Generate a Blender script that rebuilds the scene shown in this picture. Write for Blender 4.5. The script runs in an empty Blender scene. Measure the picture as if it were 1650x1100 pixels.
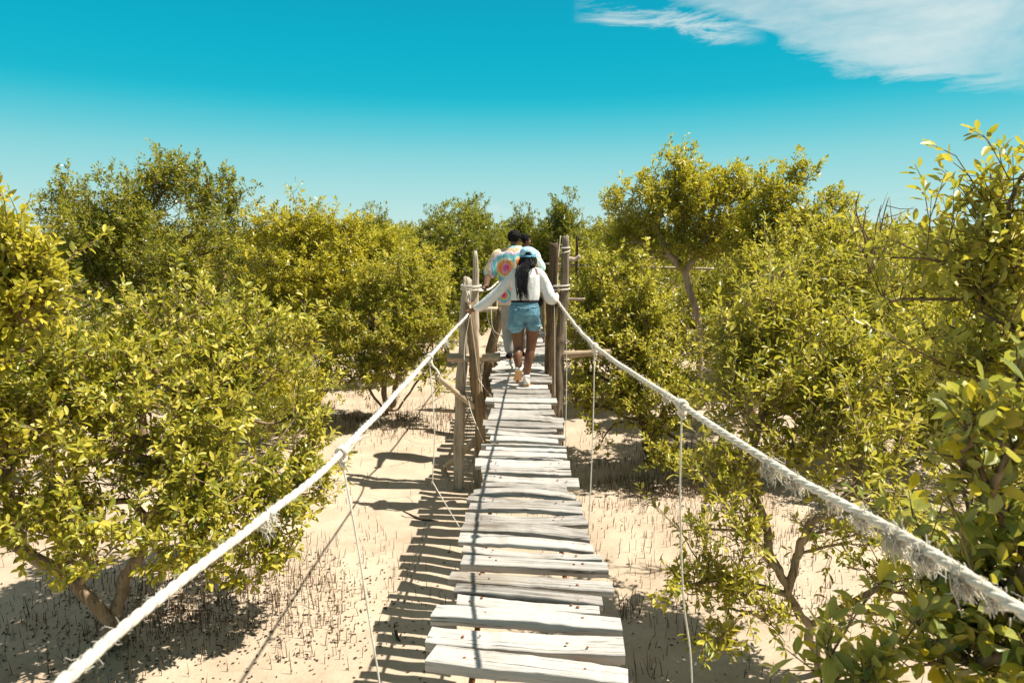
import bpy, bmesh, math, random
import numpy as np
from mathutils import Vector, Matrix

R = math.radians
scene = bpy.context.scene
COL = scene.collection
rng = np.random.default_rng(7)
random.seed(7)

# ------------------------------------------------------------------ camera
EYE = 3.07
PITCH, YAW = 8.53, 0.78
F = 1100.0
cam_d = bpy.data.cameras.new('camera')
cam = bpy.data.objects.new('camera', cam_d)
COL.objects.link(cam)
cam.location = (0, 0, EYE)
cam.rotation_euler = (R(90 - PITCH), 0, R(YAW))
cam_d.sensor_width = 36.0
cam_d.lens = 24.0
cam_d.clip_start = 0.05
cam_d.clip_end = 6000
cam_d.dof.use_dof = True
cam_d.dof.focus_distance = 7.5
cam_d.dof.aperture_fstop = 6.3
scene.camera = cam
CM = np.array(cam.rotation_euler.to_matrix())


def ray(px, py):
    return CM @ np.array([(px - 825) / F, (550 - py) / F, -1.0])


def at(px, py, Y):
    """world point seen at photo pixel (px, py) and standing Y metres ahead"""
    d = ray(px, py)
    p = d * (Y / d[1])
    return np.array([p[0], p[1], p[2] + EYE])


def onz(px, py, z):
    d = ray(px, py)
    p = d * ((z - EYE) / d[2])
    return np.array([p[0], p[1], z])


def mpp(Y):
    return Y / F


# ------------------------------------------------------------------ objects
def tag(o, label=None, cat=None, group=None, kind=None):
    if label: o['label'] = label
    if cat: o['category'] = cat
    if group: o['group'] = group
    if kind: o['kind'] = kind
    return o


def empty(name, loc=(0, 0, 0), rz=0.0):
    o = bpy.data.objects.new(name, None)
    o.location = loc
    o.rotation_euler = (0, 0, rz)
    o.empty_display_size = 0.1
    COL.objects.link(o)
    return o


def link_mesh(name, me, mat=None, parent=None, loc=(0, 0, 0)):
    o = bpy.data.objects.new(name, me)
    if mat is not None:
        me.materials.clear()
        for m in (mat if isinstance(mat, (list, tuple)) else [mat]):
            me.materials.append(m)
    o.location = loc
    COL.objects.link(o)
    if parent is not None:
        o.parent = parent
    return o


def np_mesh(name, verts, loops, sizes, smooth=True, mat_idx=None):
    verts = np.asarray(verts, np.float32)
    loops = np.asarray(loops, np.int32).ravel()
    sizes = np.asarray(sizes, np.int32)
    me = bpy.data.meshes.new(name)
    me.vertices.add(len(verts))
    me.vertices.foreach_set('co', verts.ravel())
    me.loops.add(len(loops))
    me.loops.foreach_set('vertex_index', loops)
    me.polygons.add(len(sizes))
    st = np.zeros(len(sizes), np.int32)
    st[1:] = np.cumsum(sizes)[:-1]
    me.polygons.foreach_set('loop_start', st)
    me.polygons.foreach_set('loop_total', sizes)
    me.polygons.foreach_set('use_smooth', np.full(len(sizes), smooth, bool))
    if mat_idx is not None:
        me.polygons.foreach_set('material_index', np.asarray(mat_idx, np.int32))
    me.update(calc_edges=True)
    me.validate()
    return me


class MB:
    """collects tubes, boxes and rings of quads into ONE mesh"""
    def __init__(s):
        s.v = []; s.l = []; s.s = []; s.n = 0

    def add(s, verts, faces):
        verts = np.asarray(verts, float)
        s.v.append(verts)
        for f in faces:
            s.l.extend(int(i) + s.n for i in f); s.s.append(len(f))
        s.n += len(verts)

    def tube(s, pts, rad, sides=8, cap=True, flat=1.0, twist=0.0):
        pts = np.asarray(pts, float)
        n = len(pts)
        rad = np.broadcast_to(np.asarray(rad, float), (n,))
        tan = np.gradient(pts, axis=0)
        tan /= np.linalg.norm(tan, axis=1)[:, None] + 1e-9
        up = np.array([0, 0, 1.0]) if abs(tan[0][2]) < 0.9 else np.array([0, 1.0, 0])
        u = np.cross(tan[0], up); u /= np.linalg.norm(u)
        V = []
        for i in range(n):
            u = u - tan[i] * np.dot(u, tan[i]); u /= np.linalg.norm(u) + 1e-9
            w = np.cross(tan[i], u)
            a = np.arange(sides) * 2 * np.pi / sides + twist * i
            V.append(pts[i] + rad[i] * (np.cos(a)[:, None] * u + flat * np.sin(a)[:, None] * w))
        V = np.concatenate(V)
        Fs = []
        for i in range(n - 1):
            for j in range(sides):
                k = (j + 1) % sides
                Fs.append((i * sides + j, i * sides + k, (i + 1) * sides + k, (i + 1) * sides + j))
        if cap:
            Fs.append(tuple(range(sides))[::-1])
            Fs.append(tuple((n - 1) * sides + j for j in range(sides)))
        s.add(V, Fs)

    def loft(s, rings, cap=True):
        k = len(rings[0]); n = len(rings)
        V = np.concatenate([np.asarray(r, float) for r in rings])
        Fs = [(i * k + j, i * k + (j + 1) % k, (i + 1) * k + (j + 1) % k, (i + 1) * k + j) for i in range(n - 1) for j in range(k)]
        if cap:
            Fs.append(tuple(range(k))[::-1]); Fs.append(tuple((n - 1) * k + j for j in range(k)))
        s.add(V, Fs)

    def ball(s, c, r, seg=12, rows=8):
        r = np.broadcast_to(np.asarray(r, float), (3,))
        V = [[0, 0, -1]]
        for i in range(1, rows):
            t = -math.pi / 2 + math.pi * i / rows
            for j in range(seg):
                a = 2 * math.pi * j / seg
                V.append([math.cos(t) * math.cos(a), math.cos(t) * math.sin(a), math.sin(t)])
        V.append([0, 0, 1])
        V = np.array(V) * r + np.asarray(c)
        Fs = []
        for j in range(seg):
            Fs.append((0, 1 + (j + 1) % seg, 1 + j))
            for i in range(rows - 2):
                a, b = 1 + i * seg + j, 1 + i * seg + (j + 1) % seg
                Fs.append((a, b, b + seg, a + seg))
            o = 1 + (rows - 2) * seg
            Fs.append((o + j, o + (j + 1) % seg, len(V) - 1))
        s.add(V, Fs)

    def mesh(s, name, smooth=True):
        return np_mesh(name, np.concatenate(s.v), s.l, s.s, smooth)

    def build(s, name, mat, parent=None, smooth=True, loc=(0, 0, 0)):
        return link_mesh(name, s.mesh(name, smooth), mat, parent, loc)


# ------------------------------------------------------------------ materials
def new_mat(name):
    m = bpy.data.materials.new(name)
    m.use_nodes = True
    nt = m.node_tree
    nt.nodes.clear()
    out = nt.nodes.new('ShaderNodeOutputMaterial')
    return m, nt, out


class NT:
    def __init__(s, nt): s.nt = nt
    def n(s, t, **kw):
        x = s.nt.nodes.new(t)
        for k, v in kw.items():
            if k.startswith('i_'):
                x.inputs[k[2:].replace('_', ' ')].default_value = v
            else:
                setattr(x, k, v)
        return x
    def l(s, a, b): s.nt.links.new(a, b)
    def ramp(s, fac, stops, interp='LINEAR'):
        r = s.nt.nodes.new('ShaderNodeValToRGB')
        cr = r.color_ramp; cr.interpolation = interp
        while len(cr.elements) < len(stops): cr.elements.new(0.5)
        for e, (p, c) in zip(cr.elements, stops):
            e.position = p
            e.color = tuple(c) + (1.0,) if len(c) == 3 else c
        s.l(fac, r.inputs[0])
        return r.outputs[0]
    def noise(s, vec, scale, detail=4, rough=0.55, dist=0.0):
        x = s.nt.nodes.new('ShaderNodeTexNoise')
        x.inputs['Scale'].default_value = scale
        x.inputs['Detail'].default_value = detail
        x.inputs['Roughness'].default_value = rough
        x.inputs['Distortion'].default_value = dist
        if vec is not None: s.l(vec, x.inputs['Vector'])
        return x.outputs[0]
    def mapping(s, vec, scale=(1, 1, 1), loc=(0, 0, 0)):
        x = s.nt.nodes.new('ShaderNodeMapping')
        x.inputs['Scale'].default_value = scale
        x.inputs['Location'].default_value = loc
        s.l(vec, x.inputs['Vector'])
        return x.outputs[0]
    def math(s, op, a, b=None, c=None, clamp=False):
        x = s.nt.nodes.new('ShaderNodeMath'); x.operation = op; x.use_clamp = clamp
        for i, v in enumerate((a, b, c)):
            if v is None: continue
            if isinstance(v, (int, float)): x.inputs[i].default_value = v
            else: s.l(v, x.inputs[i])
        return x.outputs[0]
    def mix(s, fac, a, b, blend='MIX'):
        x = s.nt.nodes.new('ShaderNodeMix'); x.data_type = 'RGBA'; x.blend_type = blend
        for sock, v in ((x.inputs[0], fac), (x.inputs[6], a), (x.inputs[7], b)):
            if isinstance(v, (int, float)): sock.default_value = v
            elif isinstance(v, (tuple, list)): sock.default_value = tuple(v) + (1.0,) if len(v) == 3 else v
            else: s.l(v, sock)
        return x.outputs[2]
    def bump(s, h, strength=0.4, dist=0.01):
        x = s.nt.nodes.new('ShaderNodeBump')
        x.inputs['Strength'].default_value = strength
        x.inputs['Distance'].default_value = dist
        s.l(h, x.inputs['Height'])
        return x.outputs[0]
    def bsdf(s, col, rough=0.6, spec=0.4, normal=None):
        x = s.nt.nodes.new('ShaderNodeBsdfPrincipled')
        if isinstance(col, (tuple, list)): x.inputs['Base Color'].default_value = tuple(col) + (1.0,)
        else: s.l(col, x.inputs['Base Color'])
        if isinstance(rough, (int, float)): x.inputs['Roughness'].default_value = rough
        else: s.l(rough, x.inputs['Roughness'])
        x.inputs['Specular IOR Level'].default_value = spec
        if normal is not None: s.l(normal, x.inputs['Normal'])
        return x
    def objco(s):
        return s.nt.nodes.new('ShaderNodeTexCoord').outputs['Object']


def leaf_material(name, stops, clump=1.2, trans=0.41, yellow=(0.58, 0.44, 0.018), yam=0.5, ythr=1.06):
    m, nt, out = new_mat(name); k = NT(nt)
    geo = k.n('ShaderNodeNewGeometry')
    rnd = geo.outputs['Random Per Island']
    oi = k.n('ShaderNodeObjectInfo')
    co = k.objco()
    clumps = k.noise(co, clump, 3, 0.6)
    base = k.ramp(k.math('ADD', k.math('MULTIPLY', rnd, 0.62), k.math('MULTIPLY', clumps, 0.5), clamp=True), stops)
    wn = k.n('ShaderNodeTexWhiteNoise', noise_dimensions='1D'); k.l(rnd, wn.inputs['W'])
    yel = k.math('MULTIPLY', k.math('GREATER_THAN', k.math('ADD', wn.outputs[0], k.math('MULTIPLY', clumps, 0.35)), ythr), yam)
    base = k.mix(yel, base, yellow)
    # brown blemishes and a paler midrib
    spot = k.ramp(k.noise(co, 70, 3, 0.6), [(0.63, (0,) * 3), (0.70, (1,) * 3)])
    base = k.mix(k.math('MULTIPLY', spot, 0.55), base, (0.22, 0.14, 0.035))
    rib = k.n('ShaderNodeAttribute', attribute_name='rib')
    base = k.mix(k.math('MULTIPLY', k.ramp(rib.outputs['Fac'], [(0.86, (0,) * 3), (0.97, (1,) * 3)]), 0.45), base, (0.52, 0.52, 0.14))
    # paler, greyer underside
    under = k.mix(0.45, base, (0.33, 0.33, 0.15))
    col = k.mix(geo.outputs['Backfacing'], base, under)
    rough = k.math('ADD', k.math('MULTIPLY', wn.outputs[0], 0.20), 0.28)
    p = k.bsdf(col, rough, 0.5)
    t = k.n('ShaderNodeBsdfTranslucent')
    tc = k.mix(0.5, base, (0.64, 0.60, 0.03))
    k.l(tc, t.inputs['Color'])
    mx = k.n('ShaderNodeMixShader'); mx.inputs[0].default_value = trans
    k.l(p.outputs[0], mx.inputs[1]); k.l(t.outputs[0], mx.inputs[2])
    k.l(mx.outputs[0], out.inputs[0])
    return m


def wood_material(name, dark, mid, light, axis='Z', scale=1.0, bump=0.6, rough=0.85, island=False, stain=None):
    m, nt, out = new_mat(name); k = NT(nt)
    co = k.objco()
    oi = k.n('ShaderNodeObjectInfo')
    off = k.n('ShaderNodeVectorMath', operation='ADD'); k.l(co, off.inputs[0])
    cx = k.n('ShaderNodeCombineXYZ')
    r10 = k.math('MULTIPLY', oi.outputs['Random'], 37.0)
    for i in range(3): k.l(r10, cx.inputs[i])
    k.l(cx.outputs[0], off.inputs[1])
    s = {'X': (1.6, 38, 38), 'Y': (38, 1.6, 38), 'Z': (30, 30, 1.5)}[axis]
    v = k.mapping(off.outputs[0], tuple(a * scale for a in s))
    g1 = k.noise(v, 1.0, 8, 0.65, 0.35)
    s2 = {'X': (0.9, 110, 110), 'Y': (110, 0.9, 110), 'Z': (70, 70, 1.1)}[axis]
    g2 = k.noise(k.mapping(off.outputs[0], s2), 1.0, 4, 0.6)
    blot = k.noise(off.outputs[0], 5.0, 4, 0.6)
    f = k.math('ADD', k.math('MULTIPLY', g1, 0.6), k.math('ADD', k.math('MULTIPLY', g2, 0.3), k.math('MULTIPLY', blot, 0.28)))
    f = k.math('ADD', f, k.math('MULTIPLY', k.math('SUBTRACT', oi.outputs['Random'], 0.5), 0.26))
    col = k.ramp(f, [(0.36, dark), (0.50, mid), (0.66, light)])
    crack = k.ramp(g2, [(0.32, (0, 0, 0)), (0.39, (1, 1, 1))])
    col = k.mix(k.math('MULTIPLY', k.math('SUBTRACT', 1.0, crack), 0.75), col, tuple(c * 0.35 for c in dark))
    if stain is not None:
        st = k.ramp(k.noise(off.outputs[0], 2.3, 3, 0.5), [(0.55, (0, 0, 0)), (0.72, (1, 1, 1))])
        col = k.mix(k.math('MULTIPLY', st, 0.5), col, stain)
    h = k.math('ADD', g1, k.math('MULTIPLY', crack, 0.5))
    p = k.bsdf(col, rough, 0.25, k.bump(h, bump, 0.006))
    k.l(p.outputs[0], out.inputs[0])
    return m


def plain_material(name, col, rough=0.7, spec=0.3, nscale=40, nstr=0.15, bump=0.2, dist=0.003, var=0.25):
    m, nt, out = new_mat(name); k = NT(nt)
    co = k.objco()
    nz = k.noise(co, nscale, 5, 0.6)
    lo = tuple(c * (1 - var) for c in col); hi = tuple(min(1, c * (1 + var)) for c in col)
    c = k.ramp(nz, [(0.3, lo), (0.7, hi)])
    p = k.bsdf(c, rough, spec, k.bump(nz, bump, dist))
    k.l(p.outputs[0], out.inputs[0])
    return m


M = {}
M['leaf_near'] = leaf_material('leaf_olive_green', [(0.10, (0.045, 0.090, 0.013)), (0.36, (0.150, 0.182, 0.018)), (0.60, (0.430, 0.395, 0.040)), (1.0, (0.72, 0.600, 0.130))], 1.3)
M['leaf_green'] = leaf_material('leaf_mid_green', [(0.15, (0.032, 0.062, 0.009)), (0.5, (0.098, 0.126, 0.011)), (0.78, (0.275, 0.258, 0.024)), (1.0, (0.48, 0.405, 0.060))], 1.1, yam=0.4)
M['leaf_yellow'] = leaf_material('leaf_yellow_green', [(0.15, (0.120, 0.145, 0.012)), (0.5, (0.375, 0.340, 0.022)), (0.78, (0.600, 0.505, 0.034)), (1.0, (0.74, 0.610, 0.085))], 1.0, yam=0.4)
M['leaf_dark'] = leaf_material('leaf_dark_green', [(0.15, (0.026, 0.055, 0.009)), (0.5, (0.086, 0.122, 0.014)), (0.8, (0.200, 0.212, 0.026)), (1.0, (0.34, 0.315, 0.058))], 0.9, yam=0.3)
M['leaf_big'] = leaf_material('leaf_broad_green', [(0.12, (0.060, 0.112, 0.030)), (0.45, (0.165, 0.215, 0.055)), (0.75, (0.330, 0.350, 0.090)), (1.0, (0.54, 0.480, 0.130))], 1.6, yam=0.9, ythr=0.98)
M['bark'] = wood_material('mangrove_bark', (0.055, 0.034, 0.018), (0.13, 0.085, 0.048), (0.25, 0.18, 0.11), 'Z', 0.6, 0.8)
M['bark_tan'] = wood_material('mangrove_bark_tan', (0.085, 0.055, 0.032), (0.20, 0.138, 0.085), (0.36, 0.265, 0.17), 'Z', 0.6, 0.8)
M['bark_pale'] = wood_material('mangrove_bark_pale', (0.12, 0.08, 0.05), (0.25, 0.18, 0.12), (0.42, 0.33, 0.24), 'Z', 0.6, 0.8)
M['plank'] = wood_material('weathered_plank', (0.12, 0.104, 0.092), (0.315, 0.295, 0.272), (0.455, 0.435, 0.41), 'X', 1.0, 1.0, stain=(0.20, 0.15, 0.10))
M['post_pale'] = wood_material('pale_post_wood', (0.11, 0.082, 0.058), (0.28, 0.22, 0.165), (0.47, 0.395, 0.31), 'Z', 0.8, 0.8)
M['post_brown'] = wood_material('brown_post_wood', (0.045, 0.028, 0.015), (0.125, 0.082, 0.043), (0.25, 0.175, 0.10), 'Z', 0.8, 0.9)
M['beam'] = wood_material('crossbeam_wood', (0.16, 0.11, 0.07), (0.34, 0.255, 0.17), (0.52, 0.42, 0.30), 'X', 0.8, 0.7)
M['rust'] = plain_material('rusty_steel', (0.23, 0.085, 0.03), 0.85, 0.2, 60, bump=0.4, var=0.5)
M['root'] = plain_material('aerial_root', (0.15, 0.098, 0.06), 0.9, 0.1, 30, var=0.4)
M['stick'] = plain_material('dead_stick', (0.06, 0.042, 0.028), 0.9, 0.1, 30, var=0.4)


def rope_material():
    m, nt, out = new_mat('white_cotton_rope'); k = NT(nt)
    co = k.objco()
    nz = k.noise(co, 220, 5, 0.7)
    bl = k.noise(co, 9, 3, 0.5)
    c = k.ramp(k.math('ADD', k.math('MULTIPLY', nz, 0.6), k.math('MULTIPLY', bl, 0.4)), [(0.3, (0.42, 0.365, 0.28)), (0.5, (0.64, 0.595, 0.515)), (0.7, (0.79, 0.75, 0.68))])
    p = k.bsdf(c, 0.95, 0.1, k.bump(nz, 0.7, 0.003))
    k.l(p.outputs[0], out.inputs[0])
    return m


M['rope'] = rope_material()


def ground_material():
    m, nt, out = new_mat('pale_sand'); k = NT(nt)
    co = k.objco()
    big = k.noise(co, 0.35, 4, 0.6, 0.3)
    mid = k.noise(co, 2.2, 5, 0.65)
    fine = k.noise(co, 28, 6, 0.75)
    grit = k.noise(co, 160, 3, 0.7)
    f = k.math('ADD', k.math('MULTIPLY', big, 0.4), k.math('ADD', k.math('MULTIPLY', mid, 0.35), k.math('MULTIPLY', fine, 0.25)))
    col = k.ramp(f, [(0.36, (0.330, 0.250, 0.178)), (0.50, (0.450, 0.358, 0.270)), (0.64, (0.52, 0.430, 0.338))])
    # scattered dark specks: shell grit and leaf crumbs
    vor = k.n('ShaderNodeTexVoronoi'); vor.inputs['Scale'].default_value = 13; k.l(co, vor.inputs['Vector'])
    sp = k.ramp(k.math('ADD', vor.outputs['Distance'], k.math('MULTIPLY', fine, 0.25)), [(0.19, (1, 1, 1)), (0.225, (0, 0, 0))])
    pick = k.math('GREATER_THAN', mid, 0.50)
    col = k.mix(k.math('MULTIPLY', k.math('MULTIPLY', sp, pick), 0.6), col, (0.16, 0.11, 0.06))
    h = k.math('ADD', k.math('MULTIPLY', mid, 1.0), k.math('ADD', k.math('MULTIPLY', fine, 0.35), k.math('MULTIPLY', grit, 0.08)))
    p = k.bsdf(col, 0.95, 0.12, k.bump(h, 0.55, 0.035))
    k.l(p.outputs[0], out.inputs[0])
    return m


M['sand'] = ground_material()

# ------------------------------------------------------------------ light
SUN_DIR = np.array([0.60, -0.02, 1.0]); SUN_DIR /= np.linalg.norm(SUN_DIR)
EL = math.asin(SUN_DIR[2])
AZ = math.atan2(SUN_DIR[0], SUN_DIR[1])          # clockwise from +Y
sd = bpy.data.lights.new('sun', 'SUN')
sd.energy = 4.6
sd.angle = R(0.53)
sd.color = (1.0, 0.93, 0.80)
so = bpy.data.objects.new('sun', sd)
so.rotation_euler = Vector(SUN_DIR).to_track_quat('Z', 'Y').to_euler()
so.location = (20, 0, 40)
COL.objects.link(so)


def make_world():
    w = bpy.data.worlds.new('World')
    scene.world = w
    w.use_nodes = True
    nt = w.node_tree; nt.nodes.clear(); k = NT(nt)
    out = k.n('ShaderNodeOutputWorld')
    bg = k.n('ShaderNodeBackground')
    sky = k.n('ShaderNodeTexSky', sky_type='NISHITA')
    sky.sun_disc = False
    sky.sun_elevation = EL
    sky.sun_rotation = AZ
    sky.air_density = 1.0; sky.dust_density = 0.6; sky.ozone_density = 1.0
    co = k.n('ShaderNodeTexCoord').outputs['Generated']
    sx = k.n('ShaderNodeSeparateXYZ'); k.l(co, sx.inputs[0])
    X, Y, Z = sx.outputs
    horiz = k.math('SQRT', k.math('ADD', k.math('MULTIPLY', X, X), k.math('MULTIPLY', Y, Y)))
    v = k.math('DIVIDE', Z, k.math('MAXIMUM', horiz, 0.02))          # tan elevation
    # sky colour by elevation: teal low, out-of-view top dimmed and neutral to cut fill
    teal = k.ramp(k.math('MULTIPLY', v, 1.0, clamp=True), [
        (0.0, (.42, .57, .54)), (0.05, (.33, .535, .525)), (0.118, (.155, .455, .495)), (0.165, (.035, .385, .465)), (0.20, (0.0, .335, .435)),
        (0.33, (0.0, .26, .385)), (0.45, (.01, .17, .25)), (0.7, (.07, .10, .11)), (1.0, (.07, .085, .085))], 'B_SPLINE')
    x10 = k.n('ShaderNodeVectorMath', operation='SCALE'); x10.inputs['Scale'].default_value = 10.0
    k.l(teal, x10.inputs[0]); teal = x10.outputs[0]
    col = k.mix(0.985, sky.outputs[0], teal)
    # thin high cloud, upper right of the view
    u = k.math('DIVIDE', X, k.math('MAXIMUM', Y, 0.05))
    uv = k.n('ShaderNodeCombineXYZ'); k.l(u, uv.inputs[0]); k.l(v, uv.inputs[1])
    wisp = k.noise(k.mapping(uv.outputs[0], (6.0, 30.0, 1)), 1.0, 9, 0.66, 0.9)
    soft = k.noise(k.mapping(uv.outputs[0], (3.0, 9.0, 1), (3.1, 1.7, 0)), 1.0, 6, 0.6, 0.3)
    wob = k.math('MULTIPLY', k.math('SUBTRACT', wisp, 0.5), 0.085)
    # lower edge of the main sheet: from (u .23, v .35) down to (u .74, v .215)
    edge = k.ramp(k.math('MULTIPLY', u, 1.0, clamp=True), [(0.15, (0.34,) * 3), (0.23, (0.312,) * 3), (0.30, (0.287,) * 3), (0.385, (0.240,) * 3), (0.45, (0.210,) * 3), (0.57, (0.189,) * 3), (0.72, (0.166,) * 3), (1.0, (0.14,) * 3)])
    dlt = k.math('ADD', k.math('SUBTRACT', v, edge), wob)
    sheet = k.ramp(k.math('ADD', k.math('MULTIPLY', dlt, 8.0), 0.35, clamp=True), [(0.30, (0,) * 3), (0.46, (0.75,) * 3), (1.0, (1.0,) * 3)])
    dens = k.ramp(soft, [(0.30, (0.18,) * 3), (0.62, (1.0,) * 3)])
    sheet = k.math('MULTIPLY', sheet, dens)
    front = k.math('GREATER_THAN', Y, 0.05)
    # a separate streak to the left of the sheet
    cl = k.math('SUBTRACT', k.math('SUBTRACT', 0.322, k.math('MULTIPLY', u, 0.15)), v)
    streak = k.ramp(k.math('ABSOLUTE', k.math('ADD', cl, k.math('MULTIPLY', k.math('SUBTRACT', wisp, 0.5), 0.09))), [(0.0, (1,) * 3), (0.012, (0,) * 3)])
    sm = k.ramp(k.math('MULTIPLY', u, 1.0, clamp=True), [(0.07, (0,) * 3), (0.12, (1,) * 3), (0.27, (1,) * 3), (0.34, (0,) * 3)])
    streak = k.math('MULTIPLY', k.math('MULTIPLY', streak, sm), 0.75)
    # low puffs near the horizon
    puff = k.noise(k.mapping(uv.outputs[0], (7.0, 26.0, 1), (0.4, 0.2, 0)), 1.0, 6, 0.6, 0.2)
    pm = k.ramp(v, [(0.0, (1,) * 3), (0.035, (0.8,) * 3), (0.06, (0,) * 3)])
    puffs = k.math('MULTIPLY', k.ramp(puff, [(0.53, (0,) * 3), (0.64, (0.55,) * 3)]), pm)
    cloud = k.math('MULTIPLY', k.math('MAXIMUM', k.math('MAXIMUM', sheet, streak), puffs), front)
    ccol = k.mix(soft, (4.9, 5.7, 5.7), (6.2, 6.4, 6.1))
    col = k.mix(k.math('MULTIPLY', cloud, 0.86), col, ccol)
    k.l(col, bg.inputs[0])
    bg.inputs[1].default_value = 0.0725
    k.l(bg.outputs[0], out.inputs[0])


make_world()
scene.view_settings.view_transform = 'Standard'
scene.view_settings.look = 'None'
scene.view_settings.gamma = 1.0
scene.view_settings.exposure = 1.0

# ------------------------------------------------------------------ ground
def vnoise(x, y, s, seed):
    """smooth value noise on the plane"""
    r = np.random.default_rng(seed)
    G = r.random((64, 64))
    x = np.asarray(x, float) / s; y = np.asarray(y, float) / s
    xi = np.floor(x).astype(int); yi = np.floor(y).astype(int)
    fx = x - xi; fy = y - yi
    fx = fx * fx * (3 - 2 * fx); fy = fy * fy * (3 - 2 * fy)
    g = lambda a, b: G[a % 64, b % 64]
    return (g(xi, yi) * (1 - fx) + g(xi + 1, yi) * fx) * (1 - fy) + (g(xi, yi + 1) * (1 - fx) + g(xi + 1, yi + 1) * fx) * fy - 0.5


_dr = np.random.default_rng(3)
DENTS = [(_dr.uniform(-2.3, -.3), _dr.uniform(3.8, 10.5), _dr.uniform(.010, .026), _dr.uniform(.07, .13)) for _ in range(70)] + [(_dr.uniform(.4, 1.6), _dr.uniform(4, 8), _dr.uniform(.010, .024), _dr.uniform(.06, .12)) for _ in range(35)]


def gz(x, y):
    x = np.asarray(x, float); y = np.asarray(y, float)
    near = np.exp(-(np.hypot(x, y - 8) / 60) ** 2)
    h = 0.14 * vnoise(x, y, 2.6, 1) + 0.06 * vnoise(x, y, 0.9, 2) + 0.022 * vnoise(x, y, 0.33, 3) + 0.012 * vnoise(x, y, 0.15, 4)
    h = h * near
    for cx, cy, a_, s_ in DENTS:
        h = h - a_ * np.exp(-(((x - cx) ** 2 + (y - cy) ** 2) / s_ ** 2)) + a_ * .35 * np.exp(-(((x - cx) ** 2 + (y - cy) ** 2) / (1.9 * s_) ** 2))
    h = h - 0.24 * np.exp(-(((x + 0.3) / 1.5) ** 2 + ((y - 8.8) / 1.5) ** 2))
    return h


def make_ground():
    def axis(lo, hi, step, far):
        a = list(np.arange(lo, hi + 1e-6, step))
        s = step
        b = [a[-1]]
        while b[-1] < far:
            s *= 1.28; b.append(b[-1] + s)
        s = step
        c = [a[0]]
        while c[-1] > -far:
            s *= 1.28; c.append(c[-1] - s)
        return np.array(c[:0:-1] + a + b[1:])
    xs = axis(-6, 6, 0.06, 2500); ys = axis(2.5, 14, 0.06, 2500)
    Xg, Yg = np.meshgrid(xs, ys)
    Zg = gz(Xg, Yg)
    V = np.stack([Xg.ravel(), Yg.ravel(), Zg.ravel()], 1)
    nx, ny = len(xs), len(ys)
    i = np.arange((nx - 1) * (ny - 1)); a = (i // (nx - 1)) * nx + i % (nx - 1)
    Q = np.stack([a, a + 1, a + nx + 1, a + nx], 1)
    o = link_mesh('ground', np_mesh('ground', V, Q, np.full(len(Q), 4)), M['sand'])
    tag(o, 'pale cream tidal sand under the bridge and bushes', 'ground', kind='structure')


make_ground()

# ------------------------------------------------------------------ bridge
bridge = empty('footbridge', (0, 0, 0))
tag(bridge, 'narrow plank footbridge with white rope handrails and rough log posts', 'footbridge')
DZ = 1.38                                                       # deck height over the sand


def plank_mesh(c, th, seed, cuts=16):
    """c: top corners BL, BR, FR, FL (x, y) ; local frame: x along the plank"""
    r = np.random.default_rng(seed)
    BL, BR, FR, FL = [np.array(p, float) for p in c]
    ctr = (BL + BR + FR + FL) / 4
    ax = (BR + FR) / 2 - (BL + FL) / 2
    ang = math.atan2(ax[1], ax[0])
    t = np.linspace(0, 1, cuts + 1)
    nb = r.normal(0, 0.0028, cuts + 1).cumsum() * 0.7; nf = r.normal(0, 0.0028, cuts + 1).cumsum() * 0.7
    nb -= np.linspace(nb[0], nb[-1], cuts + 1); nf -= np.linspace(nf[0], nf[-1], cuts + 1)
    warp = 0.012 * r.normal() * np.sin(np.pi * t) + r.normal(0, 0.0012, cuts + 1)
    tilt = r.normal(0, 0.004)
    rings = []
    for i, s in enumerate(t):
        b = BL * (1 - s) + BR * s - ctr; f = FL * (1 - s) + FR * s - ctr
        ca, sa = math.cos(-ang), math.sin(-ang)
        rot = lambda p: np.array([p[0] * ca - p[1] * sa, p[0] * sa + p[1] * ca])
        b = rot(b); f = rot(f)
        b[1] += nb[i]; f[1] += nf[i]
        e = 0.004
        z0 = warp[i]
        mid = (b + f) / 2
        q = lambda p, dz: [p[0], p[1], z0 + dz]
        inb = b + (f - b) * 0.035; inf = f + (b - f) * 0.035
        rings.append(np.array([q(inb, tilt), q(mid, r.normal(0, 0.0008)), q(inf, -tilt), q(f, -e - tilt), q(f + (b - f) * 0.01, -th + r.normal(0, .001)),
                               q(b + (f - b) * 0.01, -th + r.normal(0, .001)), q(b, -e + tilt)]))
    mb = MB(); mb.loft(rings)
    return mb.mesh('plank', smooth=False), ctr, ang


def zc(u, v, ox, oy):                                           # zoomed crop -> photo pixel
    return (ox + u / 3.667, oy + v / 3.667)


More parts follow.
